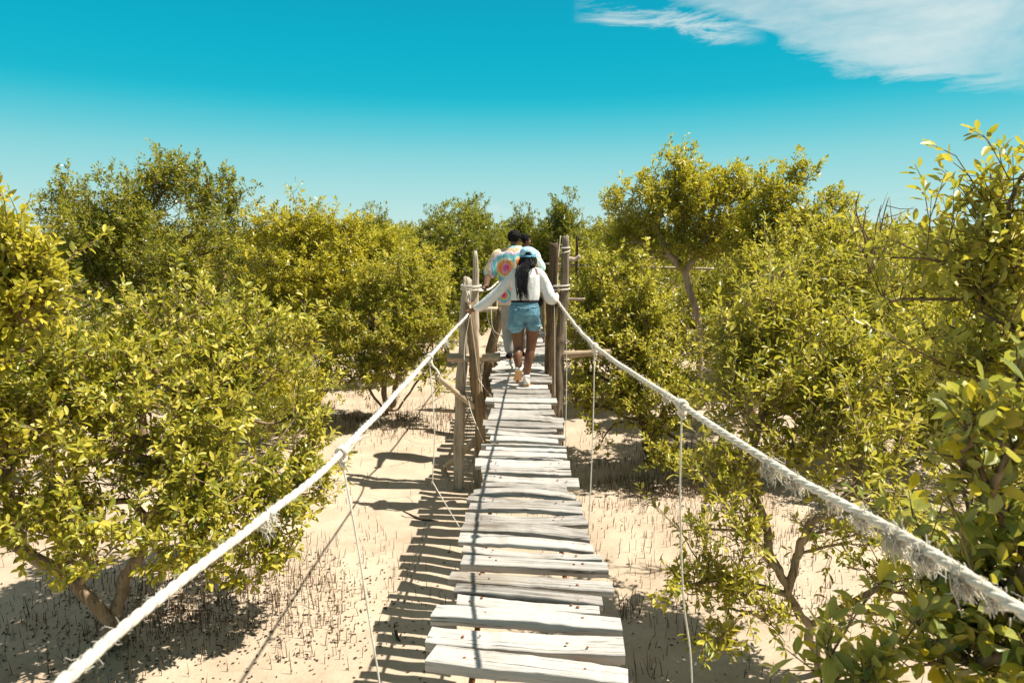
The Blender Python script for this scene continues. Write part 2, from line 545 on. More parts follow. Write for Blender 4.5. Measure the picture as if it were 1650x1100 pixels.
A_ = lambda u, v: zc(u, v, 600, 800)
B_ = lambda u, v: zc(u, v, 700, 540)
PL = [  # BL, BR, FR, FL in photo pixels, thickness
    (A_(385, 860), A_(1510, 1005), A_(1512, 1108), A_(310, 970), .040),
    (A_(355, 765), A_(1480, 825), A_(1495, 930), A_(310, 850), .042),
    (A_(385, 632), A_(1465, 708), A_(1478, 790), A_(342, 708), .036),
    (A_(505, 570), A_(1340, 640), A_(1345, 685), A_(497, 625), .020),
    (A_(500, 510), A_(1355, 590), A_(1363, 640), A_(480, 555), .026),
    (A_(470, 435), A_(1415, 497), A_(1428, 562), A_(447, 487), .022),
    (A_(540, 340), A_(1385, 388), A_(1397, 428), A_(520, 385), .042),
    (A_(540, 275), A_(1345, 328), A_(1358, 378), A_(527, 332), .030),
    (A_(520, 207), A_(1300, 275), A_(1308, 315), A_(507, 258), .022),
    (A_(548, 142), A_(1270, 195), A_(1285, 255), A_(522, 195), .030),
    (A_(550, 88), A_(1245, 105), A_(1280, 155), A_(547, 140), .028),
    (A_(580, 28), A_(1240, 52), A_(1245, 97), A_(568, 70), .022),
    (B_(205, 945), B_(868, 975), B_(872, 1000), B_(190, 968), .03),
    (B_(235, 908), B_(833, 940), B_(835, 970), B_(228, 938), .03),
    (B_(280, 865), B_(780, 886), B_(788, 925), B_(277, 892), .03),
    (B_(285, 820), B_(850, 842), B_(858, 885), B_(285, 848), .03),
    (B_(275, 775), B_(806, 797), B_(809, 826), B_(278, 806), .03),
    (B_(243, 728), B_(800, 746), B_(802, 783), B_(240, 768), .03),
    (B_(330, 712), B_(755, 726), B_(763, 746), B_(330, 731), .02),
    (B_(270, 678), B_(780, 699), B_(784, 722), B_(260, 706), .03),
    (B_(308, 655), B_(779, 668), B_(781, 692), B_(304, 678), .02),
    (B_(282, 632), B_(775, 646), B_(778, 663), B_(276, 648), .03),
    (B_(335, 590), B_(730, 612), B_(733, 640), B_(328, 622), .02),
    (B_(322, 555), B_(768, 588), B_(772, 606), B_(310, 577), .02),
    (B_(305, 528), B_(720, 546), B_(725, 572), B_(298, 552), .03),
    (B_(290, 500), B_(758, 516), B_(762, 543), B_(285, 524), .03),
    (B_(327, 462), B_(764, 490), B_(768, 512), B_(315, 492), .03),
    (B_(335, 432), B_(704, 440), B_(712, 466), B_(330, 459), .03),
    (B_(355, 395), B_(690, 405), B_(692, 432), B_(354, 426), .03),
    (B_(308, 366), B_(720, 371), B_(727, 395), B_(300, 387), .03),
    (B_(350, 342), B_(690, 347), B_(692, 366), B_(347, 361), .02),
    (B_(340, 316), B_(680, 320), B_(683, 342), B_(338, 336), .02),
    (B_(332, 276), B_(668, 292), B_(672, 314), B_(330, 302), .02),
]
nail_mb = MB(); nail_mb.ball((0, 0, 0.001), (0.0075, 0.0065, 0.003), 8, 4)
nail_me = nail_mb.mesh('nail'); nail_me.materials.append(M['rust'])


def put_plank(corners, z, th, seed, nails=True, label=None):
    me, ctr, ang = plank_mesh(corners, th, seed)
    o = link_mesh('plank', me, M['plank'], bridge, (ctr[0], ctr[1], z))
    o.rotation_euler = (0, 0, ang)
    if label: o['label'] = label
    if nails:
        r = np.random.default_rng(seed + 99)
        for sx in (-0.235, 0.225):
            for q in range(2):
                nl = bpy.data.objects.new('nail', nail_me); COL.objects.link(nl); nl.parent = o
                s = r.uniform(0.7, 1.25)
                nl.scale = (s, s, 1)
                nl.location = (sx + (q - .5) * 0.055 + r.normal(0, .012), r.normal(0, .014), 0.0015)
    return o


for i, (bl, br, fr, fl, th) in enumerate(PL):
    pts = [onz(*p, DZ)[:2] for p in (bl, br, fr, fl)]
    # keep a sliver of air between neighbours
    put_plank(pts, DZ + random.uniform(-.003, .004), th + .006, 100 + i, nails=i < 18,
              label='thick splintered plank at the near end of the deck' if i == 0 else None)
# deck behind the photographer's feet and beyond the people
def run_planks(y0, y1, seed, x0=0.0, half=0.36, step=0.15, nails=False):
    r = np.random.default_rng(seed)
    y = y0; j = 0
    while y < y1:
        w = step * r.uniform(0.66, 0.9)
        a, b = x0 - half * r.uniform(0.86, 1.12), x0 + half * r.uniform(0.86, 1.12)
        s1, s2 = r.normal(0, .014, 2)
        put_plank([(a, y + w + s1), (b, y + w + s2), (b + r.normal(0, .01), y + s2 + r.normal(0, .006)), (a + r.normal(0, .01), y + s1 + r.normal(0, .006))],
                  DZ + r.uniform(-.004, .006), r.uniform(.024, .036), seed * 100 + j, nails)
        y += step * r.uniform(0.93, 1.1); j += 1


ylast = onz(*PL[-1][0], DZ)[1] + 0.02
run_planks(1.0, 2.36, 31, 0.0, 0.42, 0.165)
run_planks(ylast, 17.6, 32, 0.02, 0.37, 0.175)
# rusty bearers under the planks
for x in (-0.20, 0.235):
    mb = MB(); ys = np.linspace(0.9, 17.7, 40)
    mb.tube(np.stack([np.full(40, x) + 0.006 * np.sin(ys * 3), ys, np.full(40, DZ - 0.062) + 0.004 * np.sin(ys * 5)], 1), 0.013, 8)
    mb.build('bearer_cable', M['rust'], bridge)['label'] = 'rusty steel bearer under the planks'


def log(name, pts_px, rad_px, mat, Y=None, base=None, seed=0, label=None, sides=14, knots=2, pts=None):
    """a crooked log through photo points at distance Y (pixels, radius in pixels)"""
    r = np.random.default_rng(seed)
    if pts is None:
        P = np.array([at(*p, y) for p, y in zip(pts_px, Y if isinstance(Y, (list, tuple)) else [Y] * len(pts_px))])
        rad = np.array(rad_px) * mpp(P[:, 1])
    else:
        P = np.array(pts, float); rad = np.array(rad_px, float)
    t = np.concatenate([[0], np.cumsum(np.linalg.norm(np.diff(P, axis=0), axis=1))])
    n = max(8, int(t[-1] / 0.06))
    tt = np.linspace(0, t[-1], n)
    P2 = np.stack([np.interp(tt, t, P[:, i]) for i in range(3)], 1)
    ker = np.ones(5) / 5
    if n > 9:
        for i in range(3):
            P2[2:-2, i] = np.convolve(P2[:, i], ker, 'valid')
    wob = r.normal(0, 1, (2, 4)); thick_ = float(np.mean(rad))
    for i in range(2):
        P2[:, i] += thick_ * .22 * sum(wob[i, q] * np.sin(tt * (1.7 + 1.9 * q) + q) / (1 + q * .6) for q in range(4)) * np.sin(np.linspace(.15, 3.0, n))
    rd = np.interp(tt, t, rad) * (1 + r.normal(0, .035, n))
    for _ in range(knots):
        c = r.uniform(.1, .9) * t[-1]
        rd *= 1 + 0.16 * np.exp(-((tt - c) / .05) ** 2)
    mb = MB()
    o0 = P2[0].copy()
    mb.tube(P2 - o0, rd, sides)
    V = mb.v[0]; ph = r.uniform(0, 6, 3)
    a = np.tile(np.arange(sides) * 2 * np.pi / sides, n)
    cx = np.repeat(P2 - o0, sides, 0)
    zz = np.repeat(tt, sides)
    k = 1 + 0.085 * np.sin(3 * a + ph[0] + zz * 1.9) + 0.06 * np.sin(5 * a + ph[1] - zz * 2.2) + r.normal(0, .012, len(a))
    mb.v[0] = cx + (V - cx) * k[:, None]
    # broken, uneven top
    ring = mb.v[0][-sides:]
    ring[:, 2] += r.normal(0, .4, sides) * rd[-1]
    o = mb.build(name, mat, bridge, True, tuple(o0))
    if label: o['label'] = label
    return o


PY = 8.6
gb = lambda px, Y: (px, 0)
# left pair
b = at(738, 798, PY); zb = float(gz(b[0], b[1])) - .08
log('post', None, [.083, .071, .068, .066, .062, .055], M['post_pale'], seed=1, label='thick pale post standing on the sand left of the deck',
    pts=[[b[0], PY, zb], [b[0] + .0, PY, zb + .1], at(742, 640, PY), at(747, 540, PY), at(752, 470, PY), at(753, 449, PY)])
p0 = at(777, 735, PY - .12)
log('post', None, [.07, .066, .064, .062, .058], M['post_brown'], seed=2, label='brown leaning post beside the left edge of the deck',
    pts=[[p0[0] + .015, p0[1], float(gz(p0[0], p0[1])) - .08], p0, at(768, 620, PY - .12), at(761, 540, PY - .12), at(756, 487, PY - .12)])
p0 = at(769, 600, PY + .14)
log('post', None, [.055, .05, .046, .04, .022], M['post_pale'], seed=3, label='thin pale post with a split pointed top',
    pts=[[p0[0], p0[1], float(gz(p0[0], p0[1])) - .08], p0, at(766, 480, PY + .14), at(767, 430, PY + .14), at(766, 405, PY + .14)])
# right pair
p0 = at(888, 640, PY - .1)
log('post', None, [.068, .066, .062, .066, .056], M['post_brown'], seed=4, label='dark brown weathered post inside the right handrail',
    pts=[[p0[0], p0[1], float(gz(p0[0], p0[1])) - .08], p0, at(886, 520, PY - .1), at(893, 440, PY - .1), at(893, 392, PY - .1)])
p0 = at(901, 676, PY)
log('post', None, [.06, .058, .056, .058, .05, .04], M['post_pale'], seed=5, knots=4, label='tall pale knotty post outside the right handrail',
    pts=[[p0[0], p0[1], float(gz(p0[0], p0[1])) - .08], p0, at(903, 560, PY), at(908, 470, PY), at(910, 420, PY), at(912, 381, PY)])
log('post_branch', [(909, 419), (918, 417), (926, 419), (935, 412)], [4.5, 4, 3.5, 3], M['post_pale'], PY, seed=6, knots=0, sides=8)
log('post_branch', [(905, 483), (920, 482), (943, 482)], [3, 2.6, 2.0], M['post_pale'], PY + .1, seed=16, knots=0, sides=8)
# cross logs
log('crossbeam', [(721, 576), (760, 577), (806, 575)], [7, 6.5, 6.5], M['beam'], PY - .02, seed=7, label='short cross log tied behind the left posts')
log('crossbeam', [(893, 571), (930, 570), (985, 566)], [6, 5.5, 4.5], M['beam'], PY + .02, seed=8, label='cross log sticking out past the right posts')
# trestle further on
log('brace', [(776, 660), (790, 580), (809, 497)], [8.5, 8, 7.5], M['post_brown'], [10.6, 10.7, 10.8], seed=9, label='brown brace leaning out from under the further deck')
log('crossbeam', [(770, 499), (790, 498), (815, 499)], [3.6, 3.6, 3.4], M['beam'], 10.9, seed=10, sides=10)
log('brace', [(704, 606), (735, 632), (772, 660), (787, 674)], [4, 4.2, 4.2, 4], M['beam'], [8.4, 8.45, 8.5, 8.6], seed=11, label='thin diagonal stick lashed across the left post')
log('brace', [(718, 752), (745, 728), (770, 705)], [5, 5, 5], M['beam'], [9.3, 9.0, 8.75], seed=17)
p0 = at(930, 476, 12.2)
log('post', None, [.03, .028, .026, .022], M['post_brown'], seed=12, sides=10, label='thin far post with a rope rail tied to it',
    pts=[[p0[0], p0[1], float(gz(p0[0], p0[1])) - .08], p0, at(929, 430, 12.2), at(930, 380, 12.2)])
for px, top, Y, sd_ in ((798, 470, 13.5, 40), (876, 470, 13.5, 41), (812, 476, 17.4, 42), (872, 474, 17.4, 43)):
    p0 = at(px, 520, Y)
    log('post', None, [.05, .045, .04], M['post_brown'], seed=sd_, sides=10, pts=[[p0[0], p0[1], float(gz(p0[0], p0[1])) - .08], p0, at(px, top, Y)])


# ---- ropes
def spline(P, n):
    """Catmull-Rom through P"""
    P = np.asarray(P, float)
    Q = np.concatenate([[2 * P[0] - P[1]], P, [2 * P[-1] - P[-2]]])
    out = []
    seg = len(P) - 1
    for i in range(seg):
        m = int(math.ceil(n / seg))
        t = np.linspace(0, 1, m, endpoint=(i == seg - 1))[:, None]
        a, b, c, d = Q[i:i + 4]
        out.append(0.5 * (2 * b + (c - a) * t + (2 * a - 5 * b + 4 * c - d) * t ** 2 + (3 * b - a - 3 * c + d) * t ** 3))
    return np.concatenate(out)


def resample(P, step):
    t = np.concatenate([[0], np.cumsum(np.linalg.norm(np.diff(P, axis=0), axis=1))])
    n = max(4, int(t[-1] / step))
    tt = np.linspace(0, t[-1], n)
    return np.stack([np.interp(tt, t, P[:, i]) for i in range(3)], 1), tt


def frames(P):
    tan = np.gradient(P, axis=0); tan /= np.linalg.norm(tan, axis=1)[:, None] + 1e-9
    u = np.cross(tan, [0, 0, 1.0]); u /= np.linalg.norm(u, axis=1)[:, None] + 1e-9
    return tan, u, np.cross(u, tan)


def laid_rope(name, ctrl, r, parent, fuzz=0, step=0.011, seed=0, label=None, pitch=0.11, sides=7):
    P, tt = resample(spline(ctrl, 80), step)
    rr = np.random.default_rng(seed)
    P = P + 0.0015 * np.stack([np.sin(tt * 9 + 1), np.cos(tt * 7), np.sin(tt * 11)], 1)
    tan, u, w = frames(P)
    mb = MB()
    for s in range(3):
        a = tt / pitch * 2 * np.pi + s * 2 * np.pi / 3
        mb.tube(P + r * 0.40 * (np.cos(a)[:, None] * u + np.sin(a)[:, None] * w), r * 0.62 * (1 + rr.normal(0, .045, len(tt))), sides)
    for _ in range(fuzz):
        i = int(rr.integers(0, len(tt) - 1)); a = rr.uniform(0, 6.28)
        d = math.cos(a) * u[i] + math.sin(a) * w[i]
        q0 = P[i] + d * r * 0.9
        L = rr.uniform(.004, .018)
        q1 = q0 + (d * rr.uniform(.3, 1) + tan[i] * rr.normal(0, .9) + rr.normal(0, .3, 3)) * L
        q2 = q1 + (tan[i] * rr.normal(0, .8) + rr.normal(0, .6, 3)) * L * .7
        mb.tube([q0, q1, q2], [.0006, .0005, .0003], 3, False)
    o = mb.build(name, M['rope'], parent)
    if label: o['label'] = label
    return o, P, tt


def on_rope(P, Y):
    i = int(np.argmin(abs(P[:, 1] - Y)))
    return P[i]


def knot(parent, c, r, seed, tail=None):
    """a few turns of thin cord round the rope, with a stub of cord"""
    rr = np.random.default_rng(seed)
    mb = MB()
    t = np.linspace(0, 4 * 2 * np.pi, 70)
    x = np.linspace(-.018, .018, 70)
    mb.tube(np.stack([c[0] + (r + .004) * np.cos(t), c[1] + x, c[2] + (r + .004) * np.sin(t)], 1), .0055, 6)
    t = np.linspace(0, 2 * np.pi, 20)
    mb.tube(np.stack([c[0] + .012 * np.cos(t), c[1] + .012 * np.sin(t), c[2] - r - .012 + .006 * np.sin(2 * t)], 1), .006, 6)
    mb.tube(np.stack([c[0] + .01 * np.cos(t + 1), np.full(20, c[1]) + .004 * np.sin(t), c[2] - r - .024 + .011 * np.sin(t)], 1), .0055, 6)
    if tail is not None:
        q = np.array([c, c + np.array(tail) * .35 + [0, 0, -.014], c + np.array(tail) * .7, c + np.array(tail)])
        mb.tube(spline(q, 16), .006, 6)
        for _ in range(14):
            e = q[-1]
            mb.tube([e, e + rr.normal(0, .012, 3) + np.array(tail) * .15], [.0015, .0006], 3, False)
    return mb.build('knot', M['rope'], parent)


def tuft(parent, c, d, L, n, seed):
    """frayed cotton rag hanging off the rope: strands tapering from one wrap"""
    rr = np.random.default_rng(seed)
    mb = MB(); c = np.asarray(c, float); d = np.asarray(d, float)
    for _ in range(n * 4):
        s = c + rr.normal(0, .010, 3)
        e = d + rr.normal(0, .42, 3)
        m1 = s + e * L * .5 * rr.uniform(.6, 1) + [0, 0, -.004]
        m2 = m1 + (e * .35 + rr.normal(0, .3, 3) + [0, 0, -.2]) * L * rr.uniform(.4, .9)
        mb.tube(spline([s, m1, m2], 6), [.0013, .0013, .0012, .0011, .0009, .0005], 3, False)
    return mb.build('frayed_tuft', M['rope'], parent)


RR = 0.0110
right_ctrl = [at(1650, 985, 0.98) + 1.6 * (at(1650, 985, .98) - at(1430, 851, 1.30)), at(1650, 985, 0.98), at(1430, 850, 1.30), at(1240, 745, 1.70), at(1098, 652, 2.25), at(958, 557, 3.7), at(915, 508, 5.9), at(897, 480, 8.35), at(901, 466, 8.52)]
left_ctrl = [at(98, 1100, .87) + 2.4 * (at(98, 1100, .87) - at(200, 1012, 1.06)), at(98, 1100, 0.87), at(200, 1010, 1.06), at(330, 905, 1.32), at(430, 830, 1.58), at(550, 728, 2.05), at(692, 575, 3.75), at(730, 532, 5.8), at(757, 500, 8.2), at(755, 468, 8.5)]
rope_r, PR, tr = laid_rope('handrail_rope', right_ctrl, RR, bridge, 1300, seed=1, label='white rope handrail on the right, frayed tufts hanging from it')
rope_l, PLf, tl_ = laid_rope('handrail_rope', left_ctrl, RR, bridge, 1100, seed=2, label='white rope handrail on the left, running up to the thick pale post')


def near_px(P, px):
    """rope point whose photo column is px"""
    C = P - np.array([0, 0, EYE])
    L = C @ CM
    u = 825 + F * L[:, 0] / -L[:, 2]
    u[L[:, 2] > -0.2] = 1e9
    return P[int(np.argmin(abs(u - px)))]


for px, L, n, s in ((1240, .045, 30, 1), (1283, .032, 18, 2), (1385, .03, 22, 3), (1445, .042, 34, 4), (1490, .045, 34, 5), (1552, .04, 26, 6), (1075, .02, 14, 7), (1340, .018, 12, 8), (1600, .02, 14, 9)):
    c = near_px(PR, px)
    tuft(rope_r, c + [0, 0, -.008], np.array([0.45, -.2, -.75]), L * .62, int(n * 1.7), 50 + s)
for px, L, n, s in ((428, .04, 30, 1), (640, .03, 12, 2), (716, .06, 14, 3)):
    c = near_px(PLf, px)
    tuft(rope_l, c + [0, 0, -.006], np.array([0.6, -.2, -.5]), L * .7, n, 80 + s)


def cord(name, pts, r=.0032, parent=None, label=None, n=40):
    mb = MB(); mb.tube(spline(pts, n), r, 6)
    o = mb.build(name, M['rope'], parent or bridge)
    if label: o['label'] = label
    return o


kR1 = near_px(PR, 1098); kR2 = near_px(PR, 958)
kL1 = near_px(PLf, 551); kL2 = near_px(PLf, 692)
knot(rope_r, kR1, RR, 1); knot(rope_r, kR2, RR, 2)
knot(rope_l, kL1, RR, 3, tail=(.05, .05, .03)); knot(rope_l, kL2, RR, 4, tail=(.06, -.05, -.09))
yR1, yR2, yL1, yL2 = kR1[1], kR2[1], kL1[1], kL2[1]
cord('hanger_string', [kR1 - [0, 0, .03], at(1096, 800, yR1), at(1101, 960, yR1), at(1113, 1058, yR1 + .02), at(1117, 1190, yR1)])
cord('hanger_string', [kR2 - [0, 0, .03], at(955, 700, yR2), at(948, 862, yR2)])
cord('hanger_string', [kL1 - [0, 0, .03], at(575, 870, yL1), at(597, 1010, yL1), at(612, 1105, yL1), at(618, 1200, yL1)])
e = onz(741, 850, DZ)
cord('hanger_string', [kL2 - [0, 0, .03], at(700, 690, yL2), at(697, 773, yL2 + .02), at(697, 776, yL2 + .02), at(718, 812, yL2), e], n=60)
# cords in front of the posts
cord('hanger_string', [at(757, 506, 8.1), at(748, 570, 8.0), at(756, 650, 7.6), at(779, 712, 7.0)], .0034)
cord('hanger_string', [at(758, 506, 8.15), at(770, 600, 8.1), at(772, 612, 8.1), at(791, 638, 7.6)], .0034)
cord('hanger_string', [at(893, 490, 8.15), at(894, 560, 8.1), at(894, 640, 7.95)], .0034)
cord('hanger_string', [at(912, 518, 6.3), at(913, 600, 6.3), at(911, 720, 6.2)], .0034)
# further span of the handrails, past the posts
rope_l2, P2_, _ = laid_rope('handrail_rope', [at(762, 468, 8.62), at(776, 468, 9.0), at(790, 465, 10.5), at(806, 452, 13.4), at(822, 448, 17.3)], .014, bridge, 60, .02, 3)
rope_r2, P3_, _ = laid_rope('handrail_rope', [at(906, 464, 8.62), at(888, 470, 9.6), at(882, 466, 11), at(877, 456, 13.4), at(872, 450, 17.3)], .014, bridge, 60, .02, 4)
cord('hanger_string', [at(783, 488, 9.2), at(788, 520, 9.4), at(806, 558, 9.8)], .004)
cord('hanger_string', [at(792, 470, 10.4), at(794, 528, 10.2), at(815, 543, 10.4)], .004)
cord('hanger_string', [at(803, 470, 11.4), at(802, 505, 11.2), at(816, 524, 11.4)], .004)
# lashings round the posts


def lashing(c, rx, ry, turns, seed, r=.012):
    rr = np.random.default_rng(seed)
    t = np.linspace(0, 2 * np.pi * turns, 26 * turns)
    mb = MB()
    mb.tube(np.stack([c[0] + rx * np.cos(t), c[1] + ry * np.sin(t), c[2] + np.linspace(-.035, .035, len(t)) + .012 * np.sin(t * .5 + seed)], 1), r, 7)
    mb.build('rope_lashing', M['rope'], bridge)


lashing(at(759, 463, PY + .02), .128, .18, 3, 1, .009)
lashing(at(901, 462, PY - .05), .130, .12, 3, 2, .009)
lashing(at(910, 404, PY), .062, .062, 2, 3, .008)
cord('lashing_tail', [at(903, 380, PY - .1), at(899, 420, PY - .12), at(898, 463, PY - .14)], .008)
cord('lashing_tail', [at(748, 455, PY - .1), at(752, 470, PY - .12), at(757, 498, PY - .2)], .006)
# pale rails of the walkway where it turns right behind the trees
log('far_rail', [(868, 425), (930, 427), (1000, 430)], [1.7, 1.7, 1.6], M['post_pale'], [12.5, 12.3, 13.2], seed=20, knots=0, sides=8)
log('far_rail', [(940, 429), (1003, 429), (1080, 431), (1150, 433)], [1.9, 1.8, 1.8, 1.8], M['post_pale'], [13.2, 13.3, 13.4, 13.5], seed=21, knots=0, sides=8)

# ------------------------------------------------------------------ trees
def unit(a):
    return a / (np.linalg.norm(a, axis=-1, keepdims=True) + 1e-9)


def grow(root, blobs, n, seed, stems=1, shell=0.5, limbs=None, gap=.27):
    """a branch skeleton from the root through points scattered in the crown's lobes"""
    r = np.random.default_rng(seed)
    root = np.asarray(root, float)
    w = np.array([(b[3] * b[4] * b[5]) ** 0.72 * (b[6] if len(b) > 6 else 1) for b in blobs]); w /= w.sum()
    pick = r.choice(len(blobs), n, p=w)
    B = np.array([b[:6] for b in blobs])[pick]
    d = unit(r.normal(size=(n, 3)))
    u = r.random(n) ** shell
    P = B[:, :3] + d * u[:, None] * B[:, 3:6]
    outw = unit((P - B[:, :3]) / B[:, 3:6] ** 1.0 + 1e-6)
    # clumps and gaps: drop the points of the thin pockets
    ph = r.uniform(0, 6.28, 6); fq = 6.28 / (max(b[3] for b in blobs) * 1.15)
    cl = sum(np.sin(P @ unit(r.normal(size=3)) * fq * r.uniform(.7, 1.5) + ph[q]) for q in range(6))
    ok = (P[:, 2] > root[2] + 0.25) & (cl > np.quantile(cl, gap))
    P, outw = P[ok], outw[ok]
    cen = (np.array([b[:3] for b in blobs]) * w[:, None]).sum(0)
    pts = [root - [0, 0, .1]]; par = [-1]; plen = [0.0]
    low = P[:, 2].min()
    if limbs:
        for L_ in limbs:
            q = spline(np.array(L_, float), 4 * (len(L_) - 1))
            d0 = [np.linalg.norm(q[0] - x) for x in pts]
            prev = int(np.argmin(d0))
            for x in q[1:]:
                pts.append(x + r.normal(0, .012, 3)); par.append(prev); plen.append(plen[prev] + np.linalg.norm(x - pts[prev])); prev = len(pts) - 1
    for s in range(0 if limbs else stems):
        tgt = root + (cen - root) * 0.62 + r.normal(0, .2, 3) * np.linalg.norm(cen - root) * (1 if stems > 1 else .3)
        prev = 0
        m = 5
        for i in range(1, m + 1):
            t = i / m
            q = root * (1 - t) + tgt * t
            q[:2] += r.normal(0, .045, 2) * np.linalg.norm(tgt - root)
            q[2] = root[2] + (tgt[2] - root[2]) * t ** 0.9
            pts.append(q); par.append(prev); plen.append(plen[prev] + np.linalg.norm(q - pts[prev])); prev = len(pts) - 1
    order = np.argsort(np.linalg.norm(P - cen, axis=1) + r.normal(0, .1, len(P)))
    A = np.zeros((len(pts) + 3 * len(P) + 8, 3)); A[:len(pts)] = pts
    PLn = np.zeros(len(A)); PLn[:len(pts)] = plen
    cnt = len(pts)
    isleaf = []
    lf_out = {}
    for oi in order:
        p = P[oi]
        v = p - A[:cnt]
        dist = np.linalg.norm(v, axis=1)
        cost = dist + 0.28 * PLn[:cnt] + 0.5 * np.maximum(0, A[:cnt, 2] - p[2])
        cost[0] += 5
        j = int(np.argmin(cost))
        L = dist[j]
        prev = j
        if L > 0.28:
            k = 2 if L > 0.8 else 1
            for q in range(1, k + 1):
                t = q / (k + 1)
                mpt = A[j] * (1 - t) + p * t + r.normal(0, .07, 3) * L + [0, 0, -.05 * L]
                A[cnt] = mpt; par.append(prev); PLn[cnt] = PLn[prev] + np.linalg.norm(mpt - A[prev]); prev = cnt; cnt += 1
        A[cnt] = p; par.append(prev); PLn[cnt] = PLn[prev] + np.linalg.norm(p - A[prev])
        lf_out[cnt] = outw[oi]
        cnt += 1
    A = A[:cnt]; par = np.array(par)
    load = np.zeros(cnt)
    for i in lf_out: load[i] += 1
    for i in range(cnt - 1, 0, -1):
        load[par[i]] += load[i]
    return A, par, load, lf_out


def branch_mesh(A, par, load, r0, rmax, parts=('trunk',), sides_thick=9):
    rad = np.minimum(r0 * np.maximum(load, .6) ** 0.46, rmax)
    # chains: follow the heaviest child
    n = len(A)
    kids = [[] for _ in range(n)]
    for i in range(1, n): kids[par[i]].append(i)
    mb = MB()
    stack = [(0, None)]
    while stack:
        i, frm = stack.pop()
        chain = ([frm] if frm is not None else []) + [i]
        while kids[i]:
            ks = sorted(kids[i], key=lambda c: -load[c])
            for c in ks[1:]: stack.append((c, i))
            i = ks[0]; chain.append(i)
        if len(chain) < 2: continue
        R_ = rad[chain].copy()
        if frm is not None: R_[0] = R_[1] * 1.12
        P = A[chain]
        if R_.max() > 0.018 and len(P) > 2:
            m = 3 * len(P)
            Pn = spline(P, m)
            R_ = np.interp(np.linspace(0, 1, len(Pn)), np.linspace(0, 1, len(P)), R_)
            rr = np.random.default_rng(len(chain))
            R_ = R_ * (1 + rr.normal(0, .05, len(R_)))
            P = Pn
        sd = 3 if R_.max() < .007 else (5 if R_.max() < .02 else sides_thick)
        if frm is None:
            R_[0] *= 1.35; R_[1] *= 1.15
        mb.tube(P, R_, sd, True)
    return mb


def leaf_template(lod):
    if lod == 0:
        v = [(0, 0, 0), (-.36, .30, .07), (0, .30, -.03), (.36, .30, .07), (-.5, .58, .08), (0, .60, -.04), (.5, .58, .08), (-.30, .84, .03), (.30, .84, .03), (0, 1.0, -.06)]
        f = [(0, 2, 1), (0, 3, 2), (1, 2, 5, 4), (2, 3, 6, 5), (4, 5, 7), (5, 6, 8), (5, 9, 7), (5, 8, 9)]
        w = 0.41
    elif lod == 1:
        v = [(0, 0, 0), (.42, .36, .07), (.46, .70, .06), (0, 1, -.05), (-.46, .70, .06), (-.42, .36, .07), (0, .52, -.03)]
        f = [(0, 1, 6), (6, 1, 2), (6, 2, 3), (6, 3, 4), (6, 4, 5), (0, 6, 5)]
        w = 0.44
    else:
        v = [(0, 0, 0), (.5, .55, .10), (0, 1, -.04), (-.5, .55, .10)]
        f = [(0, 1, 2), (0, 2, 3)]
        w = 0.46
    v = np.array(v, float); v[:, 0] *= w; v[:, 2] *= .8
    return v, f


def leaves_mesh(name, tp, td, tl, pairs, L, lod, seed, spread=(78, 28), Lvar=.42, wid=1.0):
    r = np.random.default_rng(seed)
    n = len(tp)
    ref = np.where(abs(td[:, 2:3]) < .9, np.array([[0, 0, 1.0]]), np.array([[1.0, 0, 0]]))
    u = unit(np.cross(td, ref)); w = np.cross(td, u)
    pos, dirs, axs, sz = [], [], [], []
    ph0 = r.uniform(0, 6.28, n)
    for k in range(pairs):
        t = (k + 0.7) / pairs
        for s in range(2):
            keep = r.random(n) < (0.95 if k > pairs * .4 else .7)
            a = ph0 + k * 1.57 + s * np.pi + r.normal(0, .3, n)
            el = np.radians(spread[0] + (spread[1] - spread[0]) * t + r.normal(0, 13, n))
            side = np.cos(a)[:, None] * u + np.sin(a)[:, None] * w
            dd = np.cos(el)[:, None] * td + np.sin(el)[:, None] * side
            dd = unit(dd + r.normal(0, .12, (n, 3)) + [0, 0, -.05])
            pp = tp + td * (tl * t)[:, None] + side * .004
            pos.append(pp[keep]); dirs.append(dd[keep]); axs.append(td[keep])
            sz.append((L * r.uniform(1 - Lvar, 1 + Lvar, n) * (0.75 + .35 * np.sin(np.pi * min(t, .9))))[keep])
    pos = np.concatenate(pos); dirs = np.concatenate(dirs); axs = np.concatenate(axs); sz = np.concatenate(sz)
    m = len(pos)
    nrm = axs * .45 + SUN_DIR * .95 + r.normal(0, .36, (m, 3))
    nrm = unit(nrm - dirs * (nrm * dirs).sum(1, keepdims=True))
    x = np.cross(dirs, nrm)
    v, f = leaf_template(lod)
    wv = r.uniform(.85, 1.15, m) * wid
    bend = r.normal(.04, .20, m)
    V = (pos[:, None] + sz[:, None, None] * (x[:, None] * (v[None, :, :1] * wv[:, None, None]) + dirs[:, None] * v[None, :, 1:2]
         + nrm[:, None] * (v[None, :, 2:3] - bend[:, None, None] * v[None, :, 1:2] ** 2))).reshape(-1, 3)
    nv = len(v)
    rib = np.isin(np.arange(nv), [0, 2, 5, 9]).astype(np.float32) if lod == 0 else None
    base = (np.arange(m) * nv)[:, None]
    flat = np.concatenate([np.array(q) for q in f])
    loops = (base + flat[None]).ravel()
    sizes = np.tile([len(q) for q in f], m)
    me = np_mesh(name, V, loops, sizes, smooth=(lod < 2))
    if rib is not None:
        at_ = me.attributes.new('rib', 'FLOAT', 'POINT'); at_.data.foreach_set('value', np.tile(rib, m))
    return me, m


NLEAF = [0]


